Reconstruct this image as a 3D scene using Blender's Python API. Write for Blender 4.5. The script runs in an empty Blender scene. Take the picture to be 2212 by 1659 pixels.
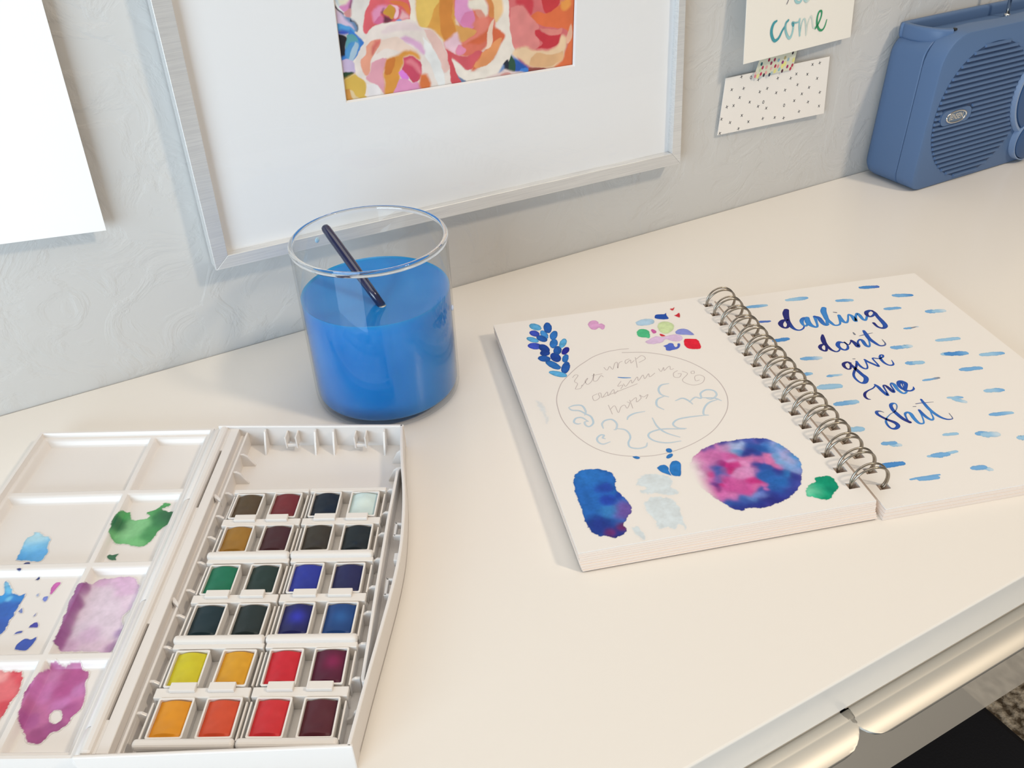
import bpy, bmesh, math, random
import numpy as np
from mathutils import Vector, Matrix
random.seed(7); rng=np.random.default_rng(7)
sc=bpy.context.scene; COL=sc.collection
# ------------------------------------------------------------------ camera
cam=bpy.data.cameras.new('camera'); co=bpy.data.objects.new('camera',cam); COL.objects.link(co)
cam.sensor_fit='HORIZONTAL'; cam.sensor_width=36.0; cam.lens=1915.0/2212*36.0
cam.clip_start=0.02; cam.clip_end=50
F=Vector((0.3757,0.7343,-0.5653)).normalized(); Rr=Vector((0.878,-0.4773,-0.0365)).normalized(); U=Rr.cross(F)
M=Matrix((Rr,U,-F)).transposed().to_4x4(); M.translation=Vector((0,-0.5537,0.32)); co.matrix_world=M
sc.camera=co
# ------------------------------------------------------------------ light
def lin(c): 
    c=np.asarray(c,float)/255; return np.where(c<=.04045,c/12.92,((c+.055)/1.055)**2.4)
def light(name,kind,loc,target,power,color,size,size_y=None):
    l=bpy.data.lights.new(name,kind); l.energy=power; l.color=color
    o=bpy.data.objects.new(name,l); COL.objects.link(o); o.location=loc
    if kind=='AREA':
        l.size=size
        l.shape='DISK'
        if size_y: l.shape='RECTANGLE'; l.size_y=size_y
        o.rotation_euler=(Vector(target)-Vector(loc)).to_track_quat('-Z','Y').to_euler()
    return o
light('ceiling_lamp','AREA',(1.25,-1.60,1.72),(0.35,-0.2,0),21,(1.0,0.83,0.63),0.26)
light('overhead_fill','AREA',(0.15,-0.55,1.76),(0.15,-0.55,0),14.0,(1.0,0.915,0.80),1.5,1.5)  # added soft fill from overhead, not a real fixture
light('window_daylight','AREA',(-1.25,-1.06,0.20),(0.0,-0.05,0.1),30,(0.69,0.86,1.0),1.15,0.95)
w=bpy.data.worlds.new('world'); sc.world=w; w.use_nodes=True
w.node_tree.nodes['Background'].inputs[0].default_value=(1.0,0.93,0.85,1); w.node_tree.nodes['Background'].inputs[1].default_value=0.20
vs=sc.view_settings; vs.view_transform='Standard'; vs.look='None'; vs.gamma=1; vs.use_curve_mapping=False; vs.exposure=0.0

# ------------------------------------------------------------------ materials
def ref(c,white,k=np.array([.80,.774,.746])): 
    return lin(c)/lin(white)*k
PAPER=(238,226,212); WPAGE=ref(PAPER,PAPER); PLW=(226,217,207); WPL=np.array([.745,.712,.688])
def mat(name,col=(.8,.8,.8),rough=.5,metal=0,spec=.5,attr=False,bump=None,coat=0,aniso=0):
    m=bpy.data.materials.new(name); m.use_nodes=True; nt=m.node_tree; b=nt.nodes['Principled BSDF']
    b.inputs['Base Color'].default_value=(*[float(x) for x in col],1); b.inputs['Roughness'].default_value=rough
    b.inputs['Metallic'].default_value=metal; b.inputs['Specular IOR Level'].default_value=spec
    if coat: b.inputs['Coat Weight'].default_value=coat; b.inputs['Coat Roughness'].default_value=.05
    if attr:
        a=nt.nodes.new('ShaderNodeVertexColor'); a.layer_name='Col'; nt.links.new(a.outputs[0],b.inputs['Base Color'])
    if bump:
        sc_,st,dist=bump
        t=nt.nodes.new('ShaderNodeTexCoord'); n=nt.nodes.new('ShaderNodeTexNoise'); n.inputs['Scale'].default_value=sc_; n.inputs['Detail'].default_value=4
        nt.links.new(t.outputs['Object'],n.inputs['Vector'])
        bu=nt.nodes.new('ShaderNodeBump'); bu.inputs['Strength'].default_value=st; bu.inputs['Distance'].default_value=dist
        nt.links.new(n.outputs[0],bu.inputs['Height']); nt.links.new(bu.outputs[0],b.inputs['Normal'])
    return m
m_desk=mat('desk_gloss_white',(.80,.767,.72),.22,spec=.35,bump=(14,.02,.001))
m_face=mat('drawer_gloss_shaded',(.49,.425,.35),.045,spec=.6)  # same gloss white as the desktop, with shade and warm light mixed into the colour
m_pl=mat('palette_white_plastic',WPL,.28,spec=.5)
m_stain=mat('dried_watercolour',WPL,.35,attr=True)
m_rack=mat('rack_white_plastic',(.755,.72,.685),.35)
m_pan=mat('pan_white_plastic',(.775,.745,.715),.35)
m_paper=mat('sketch_paper',WPAGE,.9,spec=.2)
m_edge=mat('paper_edges',ref((240,218,198),PAPER),.9,spec=.2)
m_ink=mat('watercolour_on_paper',WPAGE,.85,spec=.2,attr=True)
m_card=mat('card_paper',(.85,.82,.755),.9,spec=.2)
m_cardink=mat('ink_on_card',(.8,.8,.8),.85,spec=.2,attr=True)
m_sheet=mat('blank_white_paper',(.93,.93,.93),.85,spec=.2)
m_art=mat('art_print_paper',(.8,.8,.8),.6,spec=.3,attr=True)
m_mat=mat('mat_board',(.80,.795,.795),.9,spec=.2)
m_wire=mat('spiral_wire',(.36,.325,.275),.27,metal=1)
m_silver=mat('satin_aluminium',(.56,.55,.515),.5,metal=1)
m_dark=mat('dark_gap',(.03,.03,.03),.6)
m_navy=mat('brush_lacquer_navy',(.012,.016,.06),.18,coat=.6)
m_chrome=mat('chrome',(.75,.75,.74),.12,metal=1)
m_radio=mat('radio_blue_plastic',lin((86,112,150)),.42,spec=.3,bump=(900,.08,.0002))
m_radio2=mat('radio_deep_blue_plastic',lin((54,84,126)),.35,spec=.4)
m_radiod=mat('radio_recess_blue',lin((44,68,104)),.5)
m_rim=mat('dial_rim_pale_blue',lin((128,150,184)),.25,spec=.5)
m_badge=mat('badge_blue_grey',lin((96,116,140)),.4)
m_black=mat('stool_black_fabric',(.012,.012,.014),.9,spec=.1,bump=(500,.3,.001))
m_cover=mat('sketchbook_cover',lin((120,88,70)),.8)

def brushed():
    m=mat('brushed_frame_silver',(.56,.56,.55),.42,metal=.5)
    nt=m.node_tree;b=nt.nodes['Principled BSDF'];t=nt.nodes.new('ShaderNodeTexCoord');mp=nt.nodes.new('ShaderNodeMapping')
    mp.inputs['Rotation'].default_value=(0,math.radians(40),0); mp.inputs['Scale'].default_value=(30,300,1600)
    n=nt.nodes.new('ShaderNodeTexNoise');n.inputs['Scale'].default_value=1;n.inputs['Detail'].default_value=5
    r=nt.nodes.new('ShaderNodeValToRGB');r.color_ramp.elements[0].color=(.70,.70,.70,1);r.color_ramp.elements[1].color=(.80,.80,.79,1);r.color_ramp.elements[0].position=.35;r.color_ramp.elements[1].position=.65
    nt.links.new(t.outputs['Object'],mp.inputs[0]);nt.links.new(mp.outputs[0],n.inputs['Vector']);nt.links.new(n.outputs[0],r.inputs[0]);nt.links.new(r.outputs[0],b.inputs['Base Color'])
    bu=nt.nodes.new('ShaderNodeBump');bu.inputs['Strength'].default_value=.12;bu.inputs['Distance'].default_value=.0003;nt.links.new(n.outputs[0],bu.inputs['Height']);nt.links.new(bu.outputs[0],b.inputs['Normal'])
    return m
m_frame=brushed()
def wallmat():
    m=mat('painted_knockdown_plaster',(.59,.583,.568),.7,spec=.25)
    nt=m.node_tree;b=nt.nodes['Principled BSDF'];t=nt.nodes.new('ShaderNodeTexCoord')
    n1=nt.nodes.new('ShaderNodeTexNoise');n1.inputs['Scale'].default_value=26;n1.inputs['Detail'].default_value=5;n1.inputs['Roughness'].default_value=.55;n1.inputs['Distortion'].default_value=1.4
    r=nt.nodes.new('ShaderNodeValToRGB');r.color_ramp.elements[0].position=.44;r.color_ramp.elements[1].position=.56
    n2=nt.nodes.new('ShaderNodeTexNoise');n2.inputs['Scale'].default_value=160;n2.inputs['Detail'].default_value=3
    mx=nt.nodes.new('ShaderNodeMath');mx.operation='MULTIPLY_ADD';mx.inputs[1].default_value=.10
    bu=nt.nodes.new('ShaderNodeBump');bu.inputs['Strength'].default_value=.28;bu.inputs['Distance'].default_value=.0012
    nt.links.new(t.outputs['Object'],n1.inputs['Vector']);nt.links.new(t.outputs['Object'],n2.inputs['Vector'])
    nt.links.new(n1.outputs[0],r.inputs[0]);nt.links.new(n2.outputs[0],mx.inputs[0]);nt.links.new(r.outputs[0],mx.inputs[2]);nt.links.new(mx.outputs[0],bu.inputs['Height']);nt.links.new(bu.outputs[0],b.inputs['Normal'])
    return m
m_wall=wallmat()
def carpet():
    m=mat('mottled_carpet',(.4,.36,.3),.95,spec=.1)
    nt=m.node_tree;b=nt.nodes['Principled BSDF'];t=nt.nodes.new('ShaderNodeTexCoord')
    n=nt.nodes.new('ShaderNodeTexNoise');n.inputs['Scale'].default_value=95;n.inputs['Detail'].default_value=6
    r=nt.nodes.new('ShaderNodeValToRGB');e=r.color_ramp.elements;e[0].position=.38;e[0].color=(.10,.075,.05,1);e[1].position=.62;e[1].color=(.62,.55,.45,1)
    nt.links.new(t.outputs['Object'],n.inputs['Vector']);nt.links.new(n.outputs[0],r.inputs[0]);nt.links.new(r.outputs[0],b.inputs['Base Color'])
    bu=nt.nodes.new('ShaderNodeBump');bu.inputs['Distance'].default_value=.01;nt.links.new(n.outputs[0],bu.inputs['Height']);nt.links.new(bu.outputs[0],b.inputs['Normal'])
    return m
m_carpet=carpet()
def glassmat(name,tint,k=1.0,rough=0.0):
    m=bpy.data.materials.new(name);m.use_nodes=True;nt=m.node_tree;nt.nodes.clear()
    o=nt.nodes.new('ShaderNodeOutputMaterial');mx=nt.nodes.new('ShaderNodeMixShader');tr=nt.nodes.new('ShaderNodeBsdfTransparent');gl=nt.nodes.new('ShaderNodeBsdfGlossy');lw=nt.nodes.new('ShaderNodeLayerWeight');pw_=nt.nodes.new('ShaderNodeMath');mu=nt.nodes.new('ShaderNodeMath')
    tr.inputs[0].default_value=(*tint,1);gl.inputs['Roughness'].default_value=rough;lw.inputs['Blend'].default_value=.5;pw_.operation='POWER';pw_.inputs[1].default_value=5;mu.operation='MULTIPLY_ADD';mu.inputs[1].default_value=.96*k;mu.inputs[2].default_value=.02*k
    nt.links.new(lw.outputs['Facing'],pw_.inputs[0]);nt.links.new(pw_.outputs[0],mu.inputs[0]);nt.links.new(mu.outputs[0],mx.inputs[0]);nt.links.new(tr.outputs[0],mx.inputs[1]);nt.links.new(gl.outputs[0],mx.inputs[2]);nt.links.new(mx.outputs[0],o.inputs[0])
    return m
m_glass=glassmat('clear_glass',(.965,.975,.98),.7)
m_solid=mat('solid_glass_rim',(.96,.98,1),.02);m_solid.node_tree.nodes['Principled BSDF'].inputs['Transmission Weight'].default_value=1;m_solid.node_tree.nodes['Principled BSDF'].inputs['IOR'].default_value=1.5
m_pane=glassmat('picture_glass',(.98,.985,.99),.9)
def watermat():
    m=mat('blue_paint_water',lin((30,120,196)),.03,spec=.5)
    nt=m.node_tree;b=nt.nodes['Principled BSDF'];o=nt.nodes['Material Output']
    t=nt.nodes.new('ShaderNodeTexCoord');n=nt.nodes.new('ShaderNodeTexNoise');n.inputs['Scale'].default_value=28;n.inputs['Detail'].default_value=2
    r=nt.nodes.new('ShaderNodeValToRGB');r.color_ramp.elements[0].color=(*lin((6,130,212)),1);r.color_ramp.elements[1].color=(*lin((40,146,224)),1);r.color_ramp.elements[0].position=.3;r.color_ramp.elements[1].position=.7
    nt.links.new(t.outputs['Object'],n.inputs['Vector']);nt.links.new(n.outputs[0],r.inputs[0]);nt.links.new(r.outputs[0],b.inputs['Base Color'])
    b.inputs['Subsurface Weight'].default_value=.35;b.inputs['Subsurface Radius'].default_value=(.3,.7,1.0);b.inputs['Subsurface Scale'].default_value=.02
    tr=nt.nodes.new('ShaderNodeBsdfTransparent');tr.inputs[0].default_value=(.25,.62,.95,1)
    mx=nt.nodes.new('ShaderNodeMixShader');mx.inputs[0].default_value=.22
    nt.links.new(b.outputs[0],mx.inputs[1]);nt.links.new(tr.outputs[0],mx.inputs[2]);nt.links.new(mx.outputs[0],o.inputs[0])
    return m
m_water=watermat()

# ------------------------------------------------------------------ mesh helpers (all builder coordinates are millimetres)
MM=.001
class MB:
    def __init__(s): s.v=[];s.f=[];s.c=[]
    def add(s,vs,fs,cs=None):
        k=len(s.v); s.v+=[tuple(map(float,q)) for q in vs]; s.f+=[tuple(i+k for i in f) for f in fs]
        if cs is not None: s.c+=[tuple(map(float,q)) for q in cs]
        return s
    def box(s,x0,x1,y0,y1,z0,z1):
        return s.add([(x0,y0,z0),(x1,y0,z0),(x1,y1,z0),(x0,y1,z0),(x0,y0,z1),(x1,y0,z1),(x1,y1,z1),(x0,y1,z1)],[(3,2,1,0),(4,5,6,7),(0,1,5,4),(1,2,6,5),(2,3,7,6),(3,0,4,7)])
    def prism(s,poly,z0,z1):
        a=sum(poly[i][0]*poly[(i+1)%len(poly)][1]-poly[(i+1)%len(poly)][0]*poly[i][1] for i in range(len(poly)))
        if a<0: poly=poly[::-1]
        n=len(poly)
        zt=z1 if hasattr(z1,'__len__') else [z1]*n
        return s.add([(q[0],q[1],z0) for q in poly]+[(q[0],q[1],zt[i]) for i,q in enumerate(poly)],[tuple(range(n-1,-1,-1)),tuple(range(n,2*n))]+[(i,(i+1)%n,n+(i+1)%n,n+i) for i in range(n)])
    def wall(s,pl,th,z0,z1):
        # upright strip of thickness th along a polyline (offset to its left)
        pl=np.array(pl,float);d=np.gradient(pl,axis=0);d/=np.linalg.norm(d,axis=1)[:,None];nn=np.stack([-d[:,1],d[:,0]],1)
        q=pl+nn*th; n=len(pl); v=[];f=[]
        for i in range(n): v+=[(*pl[i],z0),(*q[i],z0),(*q[i],z1),(*pl[i],z1)]
        for i in range(n-1):
            a,b=4*i,4*i+4
            for k in range(4): f.append((a+k,b+k,b+(k+1)%4,a+(k+1)%4))
        f+=[(0,1,2,3),(4*n-1,4*n-2,4*n-3,4*n-4)]
        return s.add(v,f)
    def sweep(s,prof,path,closed=True):
        # prof: list of 2D (a,b); path: function list of (origin, avec, bvec)
        n=len(prof);v=[];f=[]
        for o,a,b in path:
            o=np.array(o,float);a=np.array(a,float);b=np.array(b,float)
            v+=[tuple(o+q[0]*a+q[1]*b) for q in prof]
        for i in range(len(path)-1):
            for k in range(n if closed else n-1):
                f.append((i*n+k,i*n+(k+1)%n,(i+1)*n+(k+1)%n,(i+1)*n+k))
        if closed: f+=[tuple(range(n-1,-1,-1)),tuple(range((len(path)-1)*n,len(path)*n))]
        return s.add(v,f)
    def tube(s,pts,r,seg=10):
        pts=np.array(pts,float);n=len(pts);rr=np.broadcast_to(np.array(r,float),(n,))
        T=np.gradient(pts,axis=0);T/=np.linalg.norm(T,axis=1)[:,None]
        up=np.array([0,0,1.]) if abs(T[0][2])<.9 else np.array([1.,0,0])
        path=[];A=np.cross(T[0],up);A/=np.linalg.norm(A)
        for i in range(n):
            A=A-T[i]*(A@T[i]);A/=np.linalg.norm(A);B=np.cross(T[i],A);path.append((pts[i],A*rr[i],B*rr[i]))
        return s.sweep([(math.cos(2*math.pi*k/seg),math.sin(2*math.pi*k/seg)) for k in range(seg)],path)
    def lathe(s,prof,seg=96,closed=False,cx=0,cy=0):
        n=len(prof);v=[];f=[]
        for k in range(seg):
            a=2*math.pi*k/seg; v+=[(cx+r*math.cos(a),cy+r*math.sin(a),z) for r,z in prof]
        for k in range(seg):
            k2=(k+1)%seg
            for i in range(n if closed else n-1):
                i2=(i+1)%n; f.append((k*n+i,k2*n+i,k2*n+i2,k*n+i2))
        return s.add(v,f)
    def build(s,name,m,parent=None,smooth=False,bevel=0,seg=2,loc=None,world=False):
        me=bpy.data.meshes.new(name); k=1.0 if world else MM
        me.from_pydata([(x*k,y*k,z*k) for x,y,z in s.v],[],s.f)
        bm=bmesh.new();bm.from_mesh(me)
        if bevel:
            bmesh.ops.remove_doubles(bm,verts=bm.verts,dist=1e-7)
            es=[e for e in bm.edges if len(e.link_faces)==2 and e.calc_face_angle(0)>math.radians(40)]
            bmesh.ops.bevel(bm,geom=es,offset=bevel*MM,segments=seg,affect='EDGES',profile=.5,clamp_overlap=True)
        if not s.c: bmesh.ops.recalc_face_normals(bm,faces=bm.faces)
        bm.to_mesh(me);bm.free()
        if s.c:
            at=me.color_attributes.new('Col','FLOAT_COLOR','POINT')
            at.data.foreach_set('color',np.hstack([np.array(s.c,np.float32),np.ones((len(s.c),1),np.float32)]).ravel())
        if smooth:
            me.shade_smooth()
            if smooth!='all':
                try: me.set_sharp_from_angle(angle=math.radians(35))
                except Exception: pass
        me.materials.append(m)
        o=bpy.data.objects.new(name,me);COL.objects.link(o)
        if parent: o.parent=parent
        if loc: o.location=loc
        return o
def root(name,label,cat,loc=(0,0,0),rotz=0,group=None,rot=None):
    o=bpy.data.objects.new(name,None);COL.objects.link(o);o.location=loc;o.rotation_euler=rot or (0,0,rotz);o.empty_display_size=.02
    o['label']=label;o['category']=cat
    if group:o['group']=group
    return o
def tag(o,label=None,cat=None,group=None,kind=None):
    for k,v in (('label',label),('category',cat),('group',group),('kind',kind)):
        if v:o[k]=v
    return o
def spline(P_,n=8):
    P_=np.array(P_,float)
    if len(P_)<3:
        t=np.linspace(0,1,n)[:,None];return P_[0]*(1-t)+P_[-1]*t
    Q=np.vstack([2*P_[0]-P_[1],P_,2*P_[-1]-P_[-2]]);out=[]
    for i in range(1,len(Q)-2):
        a,b,c,d=Q[i-1:i+3]
        for t in np.linspace(0,1,n,endpoint=False):
            out.append(.5*((2*b)+(c-a)*t+(2*a-5*b+4*c-d)*t*t+(3*b-a-3*c+d)*t**3))
    out.append(P_[-1]);return np.array(out)
zlift=[0]
def ribbon(mb,pts,cols,white,z,vert=False,edge=.86,alpha=1,rag=0):
    """brush stroke: pts (x,y,width) mm -> flat strip with per-vertex colour; darker pooled rims"""
    S_=spline(pts,7);n=len(S_);zlift[0]=(zlift[0]+1)%6;zz=z+.004*zlift[0]
    d=np.gradient(S_[:,:2],axis=0);d/=np.maximum(np.linalg.norm(d,axis=1),1e-6)[:,None];nn=np.stack([-d[:,1],d[:,0]],1)
    C_=np.array([ref(c,white) for c in cols]);W_=ref(white,white)
    C_=W_+(C_-W_)*alpha
    t=np.linspace(0,len(C_)-1,n);i=np.minimum(t.astype(int),len(C_)-2) if len(C_)>1 else np.zeros(n,int)
    cc=C_[i]*(1-(t-i))[:,None]+C_[np.minimum(i+1,len(C_)-1)]*(t-i)[:,None]
    hw=np.maximum(S_[:,2],.12)/2
    caps=[]
    k=np.linspace(0,1,4)[1:]
    def rows(idx,sgn):
        out=[]
        for q in k[:-1]:
            out.append((S_[idx,:2]+sgn*d[idx]*hw[idx]*q,hw[idx]*math.sqrt(1-q*q),nn[idx],cc[idx]))
        out.append((S_[idx,:2]+sgn*d[idx]*hw[idx]*.99,hw[idx]*.1,nn[idx],cc[idx]));return out
    R_=rows(0,-1)[::-1]+[(S_[j,:2],hw[j],nn[j],cc[j]) for j in range(n)]+rows(n-1,1)
    v=[];c=[];f=[]
    for j,(p_,h,n_,col) in enumerate(R_):
        for s_,e in ((-1,edge),(-.55,1.0),(.0,1.06),(.55,1.0),(1,edge)):
            hh=h*s_*(1+rag*rng.uniform(-.25,.2))
            q=p_+n_*hh
            v.append((q[0],zz,q[1]) if vert else (q[0],q[1],zz)); c.append(np.clip(col*e,0,1))
    for j in range(len(R_)-1):
        for a in range(4):
            q=(5*j+a,5*j+a+1,5*j+a+6,5*j+a+5); f.append(q if vert else q[::-1])
    mb.add(v,f,c)
def vnoise(x,y,s,seed):
    xi=np.floor(x/s).astype(np.int64);yi=np.floor(y/s).astype(np.int64);fx=x/s-xi;fy=y/s-yi
    def h(a,b):
        q=(a*374761393+b*668265263+seed*974711)&0x7fffffff;q=((q^(q>>13))*1274126177)&0x7fffffff;return (q&0xffff)/65535.
    fx=fx*fx*(3-2*fx);fy=fy*fy*(3-2*fy)
    return (h(xi,yi)*(1-fx)+h(xi+1,yi)*fx)*(1-fy)+(h(xi,yi+1)*(1-fx)+h(xi+1,yi+1)*fx)*fy
def sdist(px,py,poly):
    """signed distance, positive inside"""
    P_=np.array(poly,float);Q=np.roll(P_,-1,0);D_=np.full(px.shape,1e9);ins=np.zeros(px.shape,bool)
    for (ax,ay),(bx,by) in zip(P_,Q):
        ex,ey=bx-ax,by-ay;L=ex*ex+ey*ey+1e-12;t=np.clip(((px-ax)*ex+(py-ay)*ey)/L,0,1)
        D_=np.minimum(D_,np.hypot(px-ax-t*ex,py-ay-t*ey))
        cr=((ay>py)!=(by>py))&(px<(bx-ax)*(py-ay)/(by-ay+1e-12)+ax);ins^=cr
    return np.where(ins,D_,-D_)
def sm(x,a,b):
    t=np.clip((x-a)/(b-a),0,1);return t*t*(3-2*t)
def washpatch(name,m,parent,poly,base,white,z,blobs=(),res=.35,soft=.25,wob=.5,edge=.10,alpha=1,vary=.10,zf=None,hole=None,seed=1,wcol=None,fade=None,hard=False):
    """watercolour mark: a thin sheet following the surface, tinted per vertex, only where the pigment lies"""
    P_=np.array(poly,float);x0,y0=P_.min(0)-1;x1,y1=P_.max(0)+1
    nx=max(4,int((x1-x0)/res));ny=max(4,int((y1-y0)/res))
    X,Y=np.meshgrid(np.linspace(x0,x1,nx),np.linspace(y0,y1,ny));X=X.ravel();Y=Y.ravel()
    wx=X+wob*(vnoise(X,Y,2.2,seed)-.5)+wob*.7*(vnoise(X,Y,.9,seed+5)-.5);wy=Y+wob*(vnoise(X,Y,2.2,seed+9)-.5)+wob*.7*(vnoise(X,Y,.9,seed+3)-.5)
    sd=sdist(wx,wy,spline(np.vstack([P_,P_[:1]]),4)[:-1])
    if hole is not None: sd=np.minimum(sd,-sdist(wx,wy,hole))
    cov=sm(sd,-soft,soft)
    C_=np.tile(ref(base,white),(len(X),1))
    if blobs:
        bx=X+2.2*(vnoise(X,Y,4,seed+20)-.5);by=Y+2.2*(vnoise(X,Y,4,seed+31)-.5)
        num=C_*.06;den=np.full(len(X),.06)
        for (cx,cy),r,c in blobs:
            wgt=np.exp(-(((bx-cx)**2+(by-cy)**2)/(r*r))*1.6);num=num+wgt[:,None]*ref(c,white);den=den+wgt
        C_=num/den[:,None]
    C_=C_*(1+vary*(vnoise(X,Y,3.,seed+50)-.5)*2+vary*.6*(vnoise(X,Y,1.1,seed+51)-.5)*2)[:,None]
    C_=C_*(1-edge*2*np.exp(-(np.maximum(sd,0)/(.5+soft))**2))[:,None]
    W_=ref(white,white) if wcol is None else np.asarray(wcol)
    a=(cov*alpha)[:,None]
    if fade is not None: a=a*fade(X,Y)[:,None]
    if hard: a=np.ones_like(a)*alpha
    C_=np.clip(W_*(1-a)+C_*a,0,1)
    keep=(cov>(.5 if hard else .01)).reshape(ny,nx);idx=np.arange(nx*ny).reshape(ny,nx)
    cell=(keep[:-1,:-1]&keep[1:,:-1]&keep[:-1,1:]&keep[1:,1:]) if hard else (keep[:-1,:-1]|keep[1:,:-1]|keep[:-1,1:]|keep[1:,1:])
    q=np.stack([idx[:-1,:-1],idx[:-1,1:],idx[1:,1:],idx[1:,:-1]],-1)[cell]
    used=np.unique(q);mp=-np.ones(nx*ny,int);mp[used]=np.arange(len(used))
    zlift[0]=(zlift[0]+1)%6
    Z=(np.full(len(X),float(z)) if zf is None else zf(X,Y)+z)+.004*zlift[0]
    mb=MB();mb.v=list(zip(X[used],Y[used],Z[used]));mb.f=[tuple(r) for r in mp[q]];mb.c=[tuple(r) for r in C_[used]]
    return mb.build(name,m,parent,smooth='all')
def rrect(x0,x1,y0,y1,r,n=6):
    out=[]
    for cx,cy,a0 in ((x1-r,y1-r,0),(x0+r,y1-r,90),(x0+r,y0+r,180),(x1-r,y0+r,270)):
        for k in range(n+1):
            a=math.radians(a0+90*k/n);out.append((cx+r*math.cos(a),cy+r*math.sin(a)))
    return out
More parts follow.
